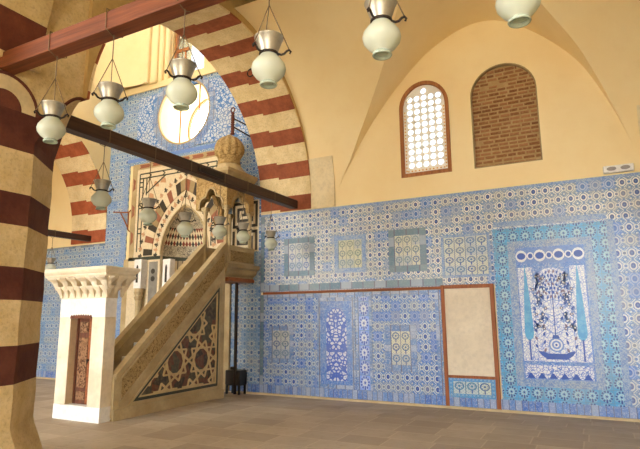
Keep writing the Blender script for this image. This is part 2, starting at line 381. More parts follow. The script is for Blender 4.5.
# arch along the colonnade and its outer support (beyond the frame)
XC, XRAD = -2.005, 3.555
xo = [(XC+XRAD*math.cos(PI*i/40), 4.5+XRAD*math.sin(PI*i/40)) for i in range(41)]
struct('trim_6', MB().prism([(1.6,12),(1.6,4.5)]+xo+[(-5.61,4.5),(-5.61,12)], 'y', -7.41,-6.71), m['greystone'])
struct('trim_7', MB().box(1.55,2.9,-8.04,-6.07,-.05,12).box(2.9,3.6,-7.41,-6.71,6.5,12), m['greystone'])
# groin vault of the near bay
QP = [(-4.97,4.05),(-4.84,4.53),(-4.58,4.98),(-4.2,5.6),(-3.74,6.2),(-3.36,6.62),(-2.88,7.07),(-2.44,7.35),(-2.0,7.53),(-1.6,7.585),(-1.2,7.49),(-.85,7.28),(-.5,6.99),(-.17,6.65),(.15,6.23),(.42,5.68),(.61,5.21),(.74,4.83),(.85,4.45),(.95,4.05)]
def cr(P, n=4):
    o=[]
    for i in range(len(P)-1):
        a=P[max(i-1,0)];b=P[i];c_=P[i+1];d=P[min(i+2,len(P)-1)]
        for k in range(n):
            t=k/n; o.append(tuple(.5*(2*b[j]+(c_[j]-a[j])*t+(2*a[j]-5*b[j]+4*c_[j]-d[j])*t*t+(3*b[j]-a[j]-3*c_[j]+d[j])*t**3) for j in (0,1)))
    return o+[P[-1]]
QS = cr(QP); itop = max(range(len(QS)), key=lambda i: QS[i][1])
def qx(z, right):
    L = QS[itop:] if right else QS[:itop+1][::-1]
    for a,b in zip(L, L[1:]):
        if b[1] <= z <= a[1]: return a[0]+(b[0]-a[0])*(a[1]-z)/(a[1]-b[1]+1e-9)
    return L[-1][0] if z < L[-1][1] else L[0][0]
PZ, PT = 4.36, 7.395
def py(z, near):
    t = max(0,min(1,(z-PZ)/3.035)); k = math.sqrt(1-t*t) if not near else (1-t**5)**.2; return ARC_Y-3.675*k if near else ARC_Y+3.035*k
v = MB(); lx=[]; rx=[]
pp = [(0,4.05)]+[(ARC_Y+3.035*math.cos(PI/2*i/30), PZ+3.035*math.sin(PI/2*i/30)) for i in range(31)]+[(py(PZ+3.035*math.cos(PI/2*i/30),True), PZ+3.035*math.cos(PI/2*i/30)) for i in range(1,31)]+[(-6.71,4.05)]
v.loft([[(-5.56,y,z),(qx(z,False),y,z)] for y,z in pp[:32]], False, False, True)
v.loft([[(qx(z,True),y,z),(3.6,y,z)] for y,z in pp], False, False, True)
v.loft([[(x,0,z),(x,py(z,False),z)] for x,z in QS], False, False, True)
v.loft([[(x,py(z,True),z),(x,-6.71,z)] for x,z in QS], False, False, True)
top=[(x,z) for x,z in QS if z>PT]
struct('ceiling', v, m['plaster'])
struct('ceiling_roof_sky_block', holed([(-20,-7.41),(9,-7.41),(9,1.4),(-20,1.4)], [arc(-9.58,-3,1.5,0,2*PI*31/32,31)], 'z', 12, 12.2), m['cream'])  # unseen flat roof, added to block sky; its hole lets daylight into niche bay
struct('ceiling_front_sky_block', MB().box(-20,9,-14.5,-7.41,8.4,8.6), m['cream'])  # unseen slab over the camera bay, added to keep sky light off the floor
struct('trim_8', MB().box(-20,9,-7.5,-7.41,8.4,12), m['cream'])
# stone springers of the vault at its wall corners
for n_,(a,b) in enumerate(((-5.56,-4.96),(.94,1.55))):
    s = MB(); pr = [(0,4.05),(0,4.36)]+[(py(z,False),z) for z in (4.5,4.65,4.8,4.95,5.08,5.2)]
    s.loft([[(a,y,z),(b,y,z),(b,y-.03,z),(a,y-.03,z)] for y,z in pr], True)
    struct('trim_%d'%(9+n_), s, stone('springer stone',(232,218,182),(218,200,158),1.8,.85,.006))

# ================================================================== ARCHES, PIER, BEAMS
def striped_arch(x0,x1,mat,label,z0):
    s=MB(); o=archP(z0,3.033); i_=archP(z0,2.995)
    s.loft([[(x0,a[0],a[1]),(x1,a[0],a[1]),(x1,b[0],b[1]),(x0,b[0],b[1])] for a,b in zip(o,i_)], True)
    return tag(obj('striped_arch', s, mat), label, 'arch', None)
striped_arch(XL,XR,m['archA'],'wide arch of red and cream stone bands springing right of the pulpit canopy',4.04)
striped_arch(BL,BR,m['archB'],'farther red and cream banded arch glimpsed beyond the prayer niche bay, behind the pulpit door',3.8)
s=MB(); o=[(p[0],p[1]) for p in xo]; dd=lambda k: XRAD-.035*min(1,math.sin(PI*k/40)*5)-.0005; i_=[(XC+dd(k)*math.cos(PI*k/40),4.5+dd(k)*math.sin(PI*k/40)) for k in range(41)]
s.loft([[(a[0],-7.41,a[1]),(a[0],-6.72,a[1]),(b[0],-6.72,b[1]),(b[0],-7.41,b[1])] for a,b in zip(o,i_)], True)
tag(obj('striped_arch', s, m['archX']), 'near arch of red and cream blocks above the red brown beam', 'arch')

PCX, PCY, PHX, PHY = -6.3, -7.055, .68, .985
pier = thing('striped_pier', 'thick eight-sided pier of dark red and cream stone bands at the left edge', 'pillar', (PCX,PCY,0))
def octr(cx,cy,z,g=0):
    hx,hy=PHX+g,PHY+g
    return [(PCX-hx,PCY-hy+cy,z),(PCX-hx+cx,PCY-hy,z),(PCX+hx-cx,PCY-hy,z),(PCX+hx,PCY-hy+cy,z),(PCX+hx,PCY+hy-cy,z),(PCX+hx-cx,PCY+hy,z),(PCX-hx+cx,PCY+hy,z),(PCX-hx,PCY+hy-cy,z)]
r_=[octr(.48,.59,-.1,.1),octr(.48,.59,.1,.095),octr(.48,.59,.25,.06),octr(.48,.59,.42,.015),octr(.48,.59,.5,0)]
r_+=[octr(.48,.59,.6+i*.2,.004*math.sin(i*2.1)) for i in range(15)]
for i in range(13):
    t=i/12; r_.append(octr(.48*(1-t)+.001,.59*(1-t)+.001,3.66+.76*math.sin(t*PI/2)))
r_.append(octr(.001,.001,8.4))
obj('shaft', MB().loft(r_), m['pier'], pier)
bx=PCX+PHX; ba=lambda r,a0=0,a1=PI,n=20: [(PCY+r*math.cos(a0+(a1-a0)*i/n), 3.97+r*math.sin(a0+(a1-a0)*i/n)) for i in range(n+1)]
m['redrim']=stone('red brown stone rim',(112,62,46),(88,46,38),5,.8,.004)
obj('arch_rim', MB().prism(ba(.40)+ba(.365,PI,0), 'x', bx, bx+.018), m['redrim'], pier)
obj('arch_band', MB().prism(ba(.365)+ba(.2,PI,0), 'x', bx, bx+.01), m['greystone'], pier)
obj('tympanum', MB().prism(ba(.2), 'x', bx, bx+.004), m['redrim'], pier)
# rim over the hollow corner
pts=[(bx+.004, -6.66+.59*t, 3.66+.76*math.sin(t*PI/2)) for t in [.35+.65*i/14 for i in range(15)]]
obj('corner_rim', MB().tube(pts,.022,6), m['redrim'], pier)

tb=thing('tie_beam','red brown wooden tie beam across the upper left, carrying the big lanterns','beam',(-5.56,-7.06,4.37))
obj('timber', MB().bev(-5.62,1.55,-7.16,-6.97,4.37,4.56,.012), m['redbeam'], tb)
o=tag(obj('tie_beam', MB().bev(-6.09,-5.91,-6.07,0,4.1,4.29,.012), m['darkbeam'], None, (-6,-6.07,4.1)), 'long dark wooden tie beam slanting in front of the prayer niche and pulpit canopy', 'beam')
bk=obj('beam_joint', MB().bev(-5.91,-5.87,-3.5,-2.8,4.14,4.25,.015), m['iron'], o)
for y in (-3.4,-2.9): obj('bolt', MB().tube([(-5.87,y,4.2),(-5.85,y,4.2)],.022,8), m['iron'], o)
tag(obj('tie_beam', MB().bev(-12.99,-12.83,-6.07,0,3.84,4.0,.012), m['darkbeam'], None, (-12.9,-6.07,3.84)), 'short visible length of dark tie beam under the far striped arch, beside the left pier', 'beam')

# ================================================================== TILED WALL
def slab(name, x0,x1,z0,z1, mat, parent=None, y0=-.03, y1=0, loc=None): return obj(name, MB().box(x0,x1,y0,y1,z0,z1), mat, parent, loc)
up=thing('tile_dado','upper band of blue and white flowered wall tiles above the thin red wooden rail','tiles',(XL,0,2.22))
obj('tiling', MB().prism([(XL,2.2),(-1.64,2.2),(-1.64,3.27),(3.6,3.27),(3.6,4.04),(XL,4.04)],'y',-.03,0), m['tileA'], up)
obj('bottom_border', MB().box(XL+.12,-2.62,-.034,-.03,2.21,2.36), m['teal'], up)
obj('top_border', MB().box(XL,3.6,-.034,-.03,3.985,4.04), m['lilac'], up)
obj('end_border', MB().box(XL,XL+.1,-.036,-.03,2.2,3.985), m['teal'], up)
obj('inner_border', MB().box(-1.6,.3,-.034,-.03,3.28,3.38), m['lilac'], up)
lo=thing('tile_dado','lower band of bluer flowered wall tiles between the red rail and the floor','tiles',(XL,0,.13))
obj('tiling', MB().box(XL,-2.68,-.03,0,.13,2.14), m['tileB'], lo)
obj('top_border', MB().box(XL+.1,-2.7,-.034,-.03,2.04,2.14), m['bluetile'], lo)
obj('end_border', MB().box(XL,XL+.1,-.036,-.03,.13,2.14), m['teal'], lo)
obj('side_border', MB().box(-2.8,-2.69,-.034,-.03,.13,2.04), m['bluetile'], lo)
rt=thing('tile_dado','broad blue rosette tiles on white, at the right edge beyond the cypress picture','tiles',(.3,0,.13))
obj('tiling', MB().box(-1.64,3.6,-.03,0,.13,3.27), m['tileR'], rt)
obj('side_border', MB().box(.29,.4,-.034,-.03,.13,3.27), m['lilac'], rt)
b_=struct('baseboard_back', MB().box(XL,3.6,-.036,0,-.06,.13), m['skirt'], (XL,0,-.05))
struct('baseboard_back_left', MB().box(-20,XL,-.036,0,-.06,.13), m['skirt'], (-20,0,-.05))
struct('trim_11', MB().box(-20,MX-1.75,-.09,0,-.12,-.045).box(MX+1.75,9,-.09,0,-.12,-.045), m['greystone'])

bay=thing('tile_dado','tall blue tiled wall around the round opening and the marble prayer niche','tiles',(BR,0,.13))
pl=[(BR,.13),(-11.42,.13),(-11.42,5.9),(-7.94,5.9),(-7.94,.13),(XL,.13),(XL,8.06),(BR,8.06)]
obj('tiling', holed(pl,[arc(OCX,OCZ,OCR,0,2*PI*47/48,47)],'y',-.03,0), m['tileC'], bay)
obj('round_border', holed(arc(OCX,OCZ,OCR+.2,0,2*PI*47/48,47),[arc(OCX,OCZ,OCR,0,2*PI*47/48,47)],'y',-.038,-.03), m['bluetile'], bay)
obj('scroll_field', holed([(-11.2,6.15),(-7.35,6.15),(-7.35,7.9),(-11.2,7.9)],[arc(OCX,OCZ,OCR+.2,0,2*PI*47/48,47)],'y',-.034,-.03), scroll('blue scroll tiles',(196,208,222),(66,120,188),11,.1), bay)
obj('ledge_border', MB().box(-11.5,-7.6,-.045,-.03,5.98,6.08), m['midblue'], bay)
obj('edge_border', MB().box(-11.62,-11.44,-.034,-.03,.13,5.9), m['lilac'], bay)
obj('level_border', MB().box(BR,-11.44,-.04,-.034,3.0,3.06), m['turqplain'], bay)
lf=thing('tile_dado','low blue tiled wall seen between the left pier and the pulpit door','tiles',(-20,0,.13))
obj('tiling', MB().box(-20,BR,-.03,0,.13,3.75), m['tileC'], lf)
obj('top_border', MB().box(-20,BR,-.036,-.03,3.68,3.75), m['teal'], lf)
tag(obj('wooden_rail', MB().bev(XL+.08,-2.68,-.055,0,2.145,2.2,.008), m['rail'], None, (XL,0,2.15)), 'thin red brown wooden rail running level across the tiled wall', 'rail')

def panel(label, x0,x1,z0,z1, fw, fm_, field, y=-.034, h=.006):
    t=thing('tilework',label,'tiles',(x0+fw,0,z0+fw))
    obj('frame', holed([(x0,z0),(x1,z0),(x1,z1),(x0,z1)],[[(x0+fw,z0+fw),(x1-fw,z0+fw),(x1-fw,z1-fw),(x0+fw,z1-fw)]],'y',y-h,-.03), fm_, t)
    obj('field', MB().box(x0+fw,x1-fw,y,-.03,z0+fw,z1-fw), field, t); return t
def pom(n,x0,x1,z0,z1,fw,nx,nz,**k): return pomegranates(n,(x1-x0-2*fw)/nx,(z1-z0-2*fw)/nz,**k)
a=(-6.27,-5.48,2.54,3.41,.12); panel('square teal framed panel of nine pomegranate tiles nearest the pulpit in the upper tile band',*a,m['teal'],pom('nine blue pomegranates',*a,3,3,ground=(196,200,196),blue=(72,104,176)))
a=(-4.98,-4.23,2.56,3.37,.1); panel('pale yellowish panel of nine greenish pomegranates with a plain border, in the upper tile band','' or a[0],*a[1:],m['lilac'],pom('nine green pomegranates',*a,3,3,ground=(206,204,166),blue=(84,112,120),green=(104,132,104)))
a=(-3.72,-2.92,2.52,3.4,.13); panel('square teal framed panel of nine pomegranate tiles nearest the blank marble panel',*a,m['teal'],pom('nine pomegranates',*a,3,3,ground=(208,208,186),blue=(56,92,150),green=(110,140,120)))
a=(-2.62,-1.68,2.36,3.2,.05); panel('unframed block of palmette tiles in rows just above the blank marble panel',*a,m['lilac'],pom('rows of palmettes',*a,4,4,ground=(206,212,200),blue=(44,84,160),green=(70,120,150)))
a=(-6.68,-6.02,.62,1.43,.1); panel('dim blue framed square of flower tiles low on the wall near the black box',*a,m['bluetile'],pom('dim pomegranates',*a,2,3,ground=(186,192,192),blue=(56,86,150)))
a=(-3.86,-3.2,.54,1.46,.13); panel('blue framed panel of pale paired flower tiles, low beside the blank marble panel',*a,m['bluetile'],pom('paired pomegranates',*a,2,3,ground=(214,214,190),blue=(52,84,150),green=(84,120,150)))
# tall scroll panel with its lozenge strip
t=thing('tilework','tall deep blue panel with a white scrolling arched design in the lower tile band','tiles',(-4.97,0,.14))
obj('field', MB().box(-5.42,-4.52,-.036,-.03,.14,2.04), m['cobalt'], t)
ap=arched(-5.2,-4.72,.3,1.5,.32); obj('frame', holed([(-5.42,.14),(-4.52,.14),(-4.52,2.04),(-5.42,2.04)],[[(-5.34,.22),(-4.6,.22),(-4.6,1.96),(-5.34,1.96)]],'y',-.042,-.036), m['bluetile'], t)
obj('arched_scroll', MB().prism(ap,'y',-.041,-.036), scroll('white scroll on cobalt',(206,214,228),(52,92,192),12,.14,(90,130,210),.2), t)
t=thing('tilework','narrow upright strip of blue lozenges on white, right of the tall scroll panel','tiles',(-4.44,0,.14))
obj('field', MB().box(-4.44,-4.2,-.036,-.03,.14,2.04), hearts('lozenge strip tiles',.24,.3,(112,146,214),(44,80,180),(216,222,228)), t)
for x in (-4.5,-4.2): obj('side_border', MB().box(x,x+.06,-.04,-.03,.14,2.04), m['bluetile'], t)
# blank panel
t=thing('marble_plaque','blank cream marble panel in a thin reddish wooden frame set in the tiles','panel',(-2.17,0,.5))
obj('slab', MB().box(-2.6,-1.74,-.035,0,.5,2.15), m['blank'], t)
fr=MB().bev(-2.67,-2.6,-.06,0,-.06,2.22,.008).bev(-1.74,-1.665,-.06,0,-.06,2.22,.008).bev(-2.6,-1.74,-.06,0,2.15,2.22,.008).bev(-2.6,-1.74,-.06,0,.47,.52,.008)
obj('frame', fr, wood('reddish frame wood',(164,98,54),(132,74,40),'z'), t)
t=thing('tilework','small turquoise bordered row of three palmettes under the blank marble panel','tiles',(-2.52,0,.2))
obj('frame', holed([(-2.6,.12),(-1.74,.12),(-1.74,.47),(-2.6,.47)],[[(-2.52,.19),(-1.82,.19),(-1.82,.41),(-2.52,.41)]],'y',-.04,0), hearts('dotted turquoise border',.07,.07,(60,146,204),(44,96,170),(150,196,220)), t)
obj('field', MB().box(-2.52,-1.82,-.035,0,.19,.41), pomegranates('palmette row',.7/3,.22,(206,220,208),(36,90,160),(60,130,150)), t)
# the great cypress panel
cx0,cx1,cz0,cz1=-1.62,.29,.13,3.24; t=thing('tilework','large tile picture of two turquoise cypresses flanking a flower vase, framed in turquoise tiles','tiles',(cx0+.04,0,cz0+.04))
bw=.25
obj('outer_border', holed([(cx0,cz0),(cx1,cz0),(cx1,cz1),(cx0,cz1)],[[(cx0+bw,cz0+bw),(cx1-bw,cz0+bw),(cx1-bw,cz1-bw),(cx0+bw,cz1-bw)]],'y',-.04,-.03), hearts('turquoise border tiles',.2158,.2155), t)
ix0,ix1,iz0,iz1=cx0+bw,cx1-bw,cz0+bw,cz1-bw
obj('inner_border', holed([(ix0,iz0),(ix1,iz0),(ix1,iz1),(ix0,iz1)],[[(ix0+.13,iz0+.13),(ix1-.13,iz0+.13),(ix1-.13,iz1-.13),(ix0+.13,iz1-.13)]],'y',-.044,-.03), m['lilac'], t)
jx0,jx1,jz0,jz1=ix0+.13,ix1-.13,iz0+.13,iz1-.13; fxc=(jx0+jx1)/2
obj('field', MB().box(jx0,jx1,-.036,-.03,jz0,jz1), m['cobalt'], t)
# header cartouche
hz0,hz1=jz1-.3,jz1-.02
obj('header', MB().box(jx0+.02,jx1-.02,-.039,-.036,hz0,hz1), mottled('header ground',(96,136,204),(84,122,196),(120,150,200)), t)
b=MB(); n=7
for i in range(n):
    x=jx0+.1+(jx1-jx0-.2)*i/(n-1); zc=(hz0+hz1)/2
    for sx,sz,yy in (((.1,.11,.0405),) if i%2==0 else ((.06,.07,.0405),)): b.prism([(x+sx*math.cos(q_*PI/6),zc+sz*math.sin(q_*PI/6)) for q_ in range(12)],'y',-yy,-.039)
obj('header_rosettes', b, m['whiteglaze'], t)
b=MB()
for i in range(n):
    x=jx0+.1+(jx1-jx0-.2)*i/(n-1); k_=.74
    sx,sz=((.1*k_,.085*k_) if i%2==0 else (.04,.045)); b.prism([(x+sx*math.cos(q_*PI/6),zc+sz*math.sin(q_*PI/6)) for q_ in range(12)],'y',-.042,-.0405)
obj('header_centres', b, m['inkblue'], t)
# bottom flower frieze
fz0,fz1=jz0+.02,jz0+.25
obj('frieze', MB().box(jx0+.03,jx1-.03,-.039,-.036,fz0,fz1), scroll('frieze scrolls',(222,226,228),(86,122,200),20,.07,(150,176,214),.1), t)
b=MB(); 
for i in range(6):
    x=jx0+.12+(jx1-jx0-.24)*i/5
    b.prism([(x-.07,fz0),(x+.07,fz0),(x+.012,fz0+.09),(x-.012,fz0+.09)],'y',-.041,-.039)
obj('frieze_tufts', b, m['inkblue'], t)
# picture field: white strips for the cypresses and an arched middle
vz0,vz1=fz1+.06,hz0-.07; cxs=(jx0+.145,jx1-.145)
b=MB()
for x in cxs: b.box(x-.12,x+.12,-.039,-.036,vz0,vz1)
obj('cypress_ground', b, scroll('small leaf scrolls',(224,228,228),(120,146,208),20,.06,(90,124,200),.1), t)
ar=arched(fxc-.3,fxc+.3,vz0,vz1-.3,.28)
obj('arched_ground', MB().prism(ar,'y',-.039,-.036), scroll('fine vine ground',(220,224,228),(128,150,212),15,.05,(110,140,210),.1), t)
for x in cxs:
    cy=MB().prism([(x-.012,vz0+.02),(x+.012,vz0+.02),(x+.014,vz0+.36),(x+.066,vz0+.42),(x+.078,vz0+.5),(x+.07,vz0+.7),(x+.046,vz0+1.15),(x+.02,vz0+1.5),(x,vz0+1.72),(x-.02,vz0+1.5),(x-.046,vz0+1.15),(x-.07,vz0+.7),(x-.078,vz0+.5),(x-.066,vz0+.42),(x-.014,vz0+.36)],'y',-.043,-.039)
    cp=obj('cypress', cy, m['turqplain'], t)
    obj('cypress_trunk', MB().box(x-.013,x+.013,-.0445,-.043,vz0+.02,vz0+.38), m['inkblue'], cp)
def leaf(b,x,z,a,l,w,y0=-.042,y1=-.039):
    ca,sa=math.cos(a),math.sin(a); o=[]
    for u_,h_ in ((0,0),(.3,.5),(.65,.42),(1,0),(.65,-.42),(.3,-.5)): o.append((x+ca*l*u_-sa*w*h_, z+sa*l*u_+ca*w*h_))
    b.prism(o,'y',y0,y1)
def disc(b,x,z,r,y0,y1,n=9): b.prism([(x+r*math.cos(2*PI*i/n),z+r*math.sin(2*PI*i/n)) for i in range(n)],'y',y0,y1)
ink=MB(); mid=MB(); vio=MB(); wh=MB()
va=vz0+.04
ink.prism([(fxc-.2,va),(fxc+.2,va),(fxc+.12,va+.06),(fxc+.16,va+.1),(fxc-.16,va+.1),(fxc-.12,va+.06)],'y',-.043,-.039)      # footed dish
leaf(ink,fxc-.1,va+.02,2.6,.24,.09); leaf(ink,fxc+.1,va+.02,PI-2.6,.24,.09)
disc(mid,fxc,va+.25,.125,-.042,-.039,14); disc(wh,fxc,va+.25,.1,-.044,-.042,14); disc(mid,fxc,va+.25,.075,-.046,-.044,12); disc(wh,fxc,va+.25,.045,-.048,-.046,10); disc(ink,fxc,va+.25,.02,-.05,-.048,8)
ink.prism([(fxc-.06,va+.36),(fxc+.06,va+.36),(fxc+.045,va+.42),(fxc-.045,va+.42)],'y',-.042,-.039)
rr=random.Random(5)
ink.box(fxc-.008,fxc+.008,-.041,-.039,va+.42,va+1.5)
for sgn in (-1,1):
    for k in range(7):                                                        # curling branches
        z=va+.44+k*.15; L=[(fxc,z)]
        for q_ in range(1,9):
            tt=q_/8; L.append((fxc+sgn*(.02+.3*math.sin(tt*2.2)*(1-.3*(k%2)))*(1 if k<6 else .8), z+.18*tt+.05*math.sin(tt*5+k)))
        for p_,q2 in zip(L,L[1:]): mid.bar(p_,q2,.012,'y',-.0405,-.039)
        for q_ in (2,4,6,8):
            x,zz=L[q_]; kind=(k+q_//2)%3
            if kind==0: disc(ink,x,zz,.034,-.042,-.039); disc(wh,x,zz,.018,-.044,-.042,7)
            elif kind==1: disc(vio,x,zz,.03,-.042,-.039); disc(wh,x,zz,.012,-.044,-.042,7)
            else: leaf(ink,x-.03*sgn,zz,1.0 if sgn>0 else PI-1.0,.09,.045)
            leaf(mid,x,zz,(.3+rr.random()*1.2) if sgn>0 else PI-.3-rr.random()*1.2,.075,.03); leaf(mid,x,zz,-1.1 if sgn>0 else PI+1.1,.06,.028)
    for k in range(5):                                                        # tall blossoms under the arch
        x=fxc+sgn*(.035+.056*k); zt=vz1-.05-.016*k*k*.9
        for q_ in range(7-k//2):
            zz=zt-.075*q_-.02; leaf(ink if (q_+k)%3 else vio,x,zz-.05,PI/2+.35*(1 if q_%2 else -1),.07,.034)
        mid.bar((x,zt-.6+.03*k),(x,zt),.008,'y',-.0402,-.039)
    for k in range(9):                                                        # side sprigs by the vase
        x=fxc+sgn*(.2+.1*(k%2)); z=va+.12+k*.07; leaf(ink if k%3 else vio,x,z,PI/2-sgn*(.5 if k%2 else -.4),.085,.04)
obj('vase_and_stems', ink, m['inkblue'], t); obj('foliage', mid, m['midblue'], t); obj('violet_blossoms', vio, m['violet'], t); obj('flower_hearts', wh, m['whiteglaze'], t)

# ================================================================== WINDOWS AND LUNETTE
def inset(p0,p1,z0,zs,ri,d): return arched(p0+d,p1-d,z0+d,zs,ri-d)
wi=obj('window_1', holed(arched(-3.39,-2.33,4.5,6.0,.56),[inset(-3.39,-2.33,4.5,6.0,.56,.075)],'y',-.025,.09), m['frame'], None, (-2.86,0,4.5)); wi['kind']='structure'
holes=[]; x0,x1=-3.315,-2.405; nx=5; stp=(x1-x0-.14)/nx
for r in range(13):
    for cidx in range(nx):
        x=x0+.07+stp*(cidx+.5); z=4.5+.075+.1+stp*.95*(r+.5)
        if z>6.0 and math.hypot(x+2.86,(z-6.0)*1.0)>.385: continue
        holes.append([(x+.064*math.cos(2*PI*k/12),z+.064*math.sin(2*PI*k/12)) for k in range(12)])
obj('window_lattice', holed(inset(-3.39,-2.33,4.5,6.0,.56,.07),holes,'y',.03,.055), m['gypsum'], wi)
am=MB()
for r in range(20):
    z=4.64+r*.072
    if z<6.0:
        for x in (-3.28,-2.44): disc(am,x,z,.018,.024,.03,6)
for cidx in range(11): disc(am,-3.24+cidx*.076,4.625,.018,.024,.03,6)
obj('amber_glass', am, plain('amber glass',(232,182,92),.3), wi)
obj('pane', MB().prism(inset(-3.39,-2.33,4.5,6.0,.56,.07),'y',.07,.076), m['glass'], wi)
# bricked-up opening
bt=thing('brick_infill','arched wall recess filled with old brown bricks, right of the bright lattice window','brickwork',(-1.26,.1,4.5))
obj('mortar_bed', MB().prism(arched(-1.875,-.645,4.505,5.97,.595),'y',.085,.3), m['mortar'], bt)
b=MB(); rb=random.Random(3); z=4.515; row=0
while z<6.55:
    h=.038+rb.random()*.014; hw=.615 if z+h<5.97 else .615*math.sqrt(max(0,1-((z+h-5.97)/.595)**2))
    x=-1.26-hw+.004-(row%2)*.0
    first=True
    while x<-1.26+hw-.02:
        w=(.07+.06*rb.random()) if first and row%2 else .13+.07*rb.random(); first=False
        xe=min(x+w,-1.26+hw-.004)
        if xe-x>.03 and rb.random()>.04: b.bev(x,xe,.06+rb.random()*.018,.1,z,z+h,.006)
        x=xe+.014+rb.random()*.02
    z+=h+.03+rb.random()*.01; row+=1
obj('bricks', b, m['brick'], bt)
obj('reveal_edge', holed(arched(-1.885,-.635,4.495,5.97,.605),[arched(-1.86,-.66,4.52,5.97,.58)],'y',-.004,.09), m['marble_dark'], bt)
# emergency lamp
t=thing('emergency_light','small white box with two oval grey lamps on the ledge above the tiles at right','lamp',(.56,-.04,4.06))
obj('housing', MB().bev(.33,.8,-.1,0,4.075,4.2,.012), m['plastic'], t)
for x in (.46,.67):
    o=obj('lamp', MB().prism([(x+.075*math.cos(2*PI*k/20),4.14+.036*math.sin(2*PI*k/20)) for k in range(20)],'y',-.107,-.1), m['lens'], t)
# round opening and upper window
w3=obj('window_2', holed(arc(OCX,OCZ,OCR-.001,0,2*PI*47/48,47),[arc(OCX,OCZ,OCR-.05,0,2*PI*47/48,47)],'y',-.042,.02), m['marble'], None,(OCX,0,OCZ)); w3['kind']='structure'
for dx in (-.16,.5): obj('upright_bar', MB().tube([(OCX+dx,.04,OCZ-math.sqrt(OCR**2-dx*dx)),(OCX+dx,.04,OCZ+math.sqrt(OCR**2-dx*dx))],.02,8), m['frame'], w3)
obj('inner_rim', holed(arc(OCX,OCZ,OCR-.001,0,2*PI*47/48,47),[arc(OCX,OCZ,OCR-.04,0,2*PI*47/48,47)],'y',1.2,1.29), m['frame'], w3)
w4=obj('window_3', holed(arched(-10.12,-8.95,8.38,9.6,.55),[inset(-10.12,-8.95,8.38,9.6,.55,.06)],'y',.2,.3), m['frame'], None,(-9.5,.2,8.38)); w4['kind']='structure'
obj('upright_bar', MB().tube([(-9.75,.25,8.4),(-9.75,.25,9.2)],.025,8), m['frame'], w4); obj('cross_bar', MB().box(-10.1,-9.6,.2,.26,9.15,9.23), m['frame'], w4)
obj('pane', MB().prism(inset(-10.12,-8.95,8.38,9.6,.55,.06),'y',.28,.285), m['glass'], w4)

# ================================================================== PULPIT (stair, door, canopy)
mx0,mx1=-7.78,-7.07; cx_=-7.95
mb=thing('pulpit','tall carved marble pulpit with a steep stair, brown door and domed canopy against the tiles','pulpit',(-7.66,-2.1,0))
zt=lambda y: .81+.895*(y+3.88)
body=MB().prism([(-4.02,-.12),(-1.17,-.12),(-1.17,2.45),(-3.7,.1),(-4.02,.02)],'x',mx0+.02,mx1-.03)
obj('body', body, m['marble_dark'], mb)
sp_=obj('side_panel', holed([(-4.02,-.12),(-1.17,-.12),(-1.17,2.6),(-4.02,.06)],[[(-3.5,.30),(-1.40,.30),(-1.40,2.18)]],'x',mx1-.03,mx1), m['marble'], mb)
obj('base_course', MB().box(mx1-.02,mx1+.018,-4.02,-1.15,-.12,.17), m['marble'], sp_)
tri_o=[(-3.68,.225),(-1.335,.225),(-1.335,2.36)]; tri_i=[(-3.5,.30),(-1.40,.30),(-1.40,2.18)]
obj('dark_border', holed([(-3.62,.25),(-1.36,.25),(-1.36,2.28)],[tri_i],'x',mx1,mx1+.006), m['green'], sp_)
def off_tri(d): return [(-3.62-d*2.4,.25-d),(-1.36+d,.25-d),(-1.36+d,2.28+d*2.2)]
obj('moulding', holed(off_tri(.05),[off_tri(.004)],'x',mx1,mx1+.02), m['marble'], sp_)
M=Mat('inlaid dark stones',.45,.4); c_=M.voro(5.5,'F1','Color'); sx=M.nt.nodes.new('ShaderNodeSeparateColor'); M.nt.links.new(c_.k,sx.inputs[0]); r1=X(M.nt,sx.outputs[0])
k=M.mix(r1.gt(.62),(74,72,58),(104,62,44)); k=M.mix(r1.lt(.3),k,(56,50,42)); k=M.mix(M.ramp(M.noise(14,5),.4,.7)*.5,k,(120,106,78)); m['mosaic']=M.out(k)
obj('inlay_ground', MB().prism(tri_i,'x',mx1-.03,mx1-.024), m['mosaic'], sp_)
# interlaced straps: ten-pointed stars that meet tip to tip, clipped to the triangle
st=MB()
def clip(p,q,T=tri_i):
    d=(q[0]-p[0],q[1]-p[1]); t0,t1=0,1
    for i in range(3):
        a,b=T[i],T[(i+1)%3]; nx,ny=-(b[1]-a[1]),(b[0]-a[0]); den=nx*d[0]+ny*d[1]; num=nx*(a[0]-p[0])+ny*(a[1]-p[1])
        if abs(den)<1e-9:
            if num>0: return None
        elif den>0: t0=max(t0,num/den)
        else: t1=min(t1,num/den)
    return ((p[0]+d[0]*t0,p[1]+d[1]*t0),(p[0]+d[0]*t1,p[1]+d[1]*t1)) if t1-t0>.06 else None
c0=(-1.86,.82); SR=.37; cents=[c0]
for a in (180,108,36,252,324,0): cents.append((c0[0]+2*SR*math.cos(math.radians(a)),c0[1]+2*SR*math.sin(math.radians(a))))
cents.append((c0[0]-4*SR,c0[1])); cents.append((c0[0]-2*SR+2*SR*math.cos(math.radians(252)),c0[1]+2*SR*math.sin(math.radians(252))))
for n_,(cy_,cz_) in enumerate(cents):
    V=[(cy_+SR*math.cos(k*PI/5),cz_+SR*math.sin(k*PI/5)) for k in range(10)]
    for k in range(10):
        s_=clip(V[k],V[(k+3)%10])
        if s_: st.bar(s_[0],s_[1],.034,'x',mx1-.024,mx1-.004-.0004*k)
for i in range(3):
    a,b=tri_i[i],tri_i[(i+1)%3]; st.bar(a,b,.05,'x',mx1-.024,mx1+.001)
obj('straps', st, stone('tan strapwork',(206,182,134),(184,158,110),3,.5,0), sp_)
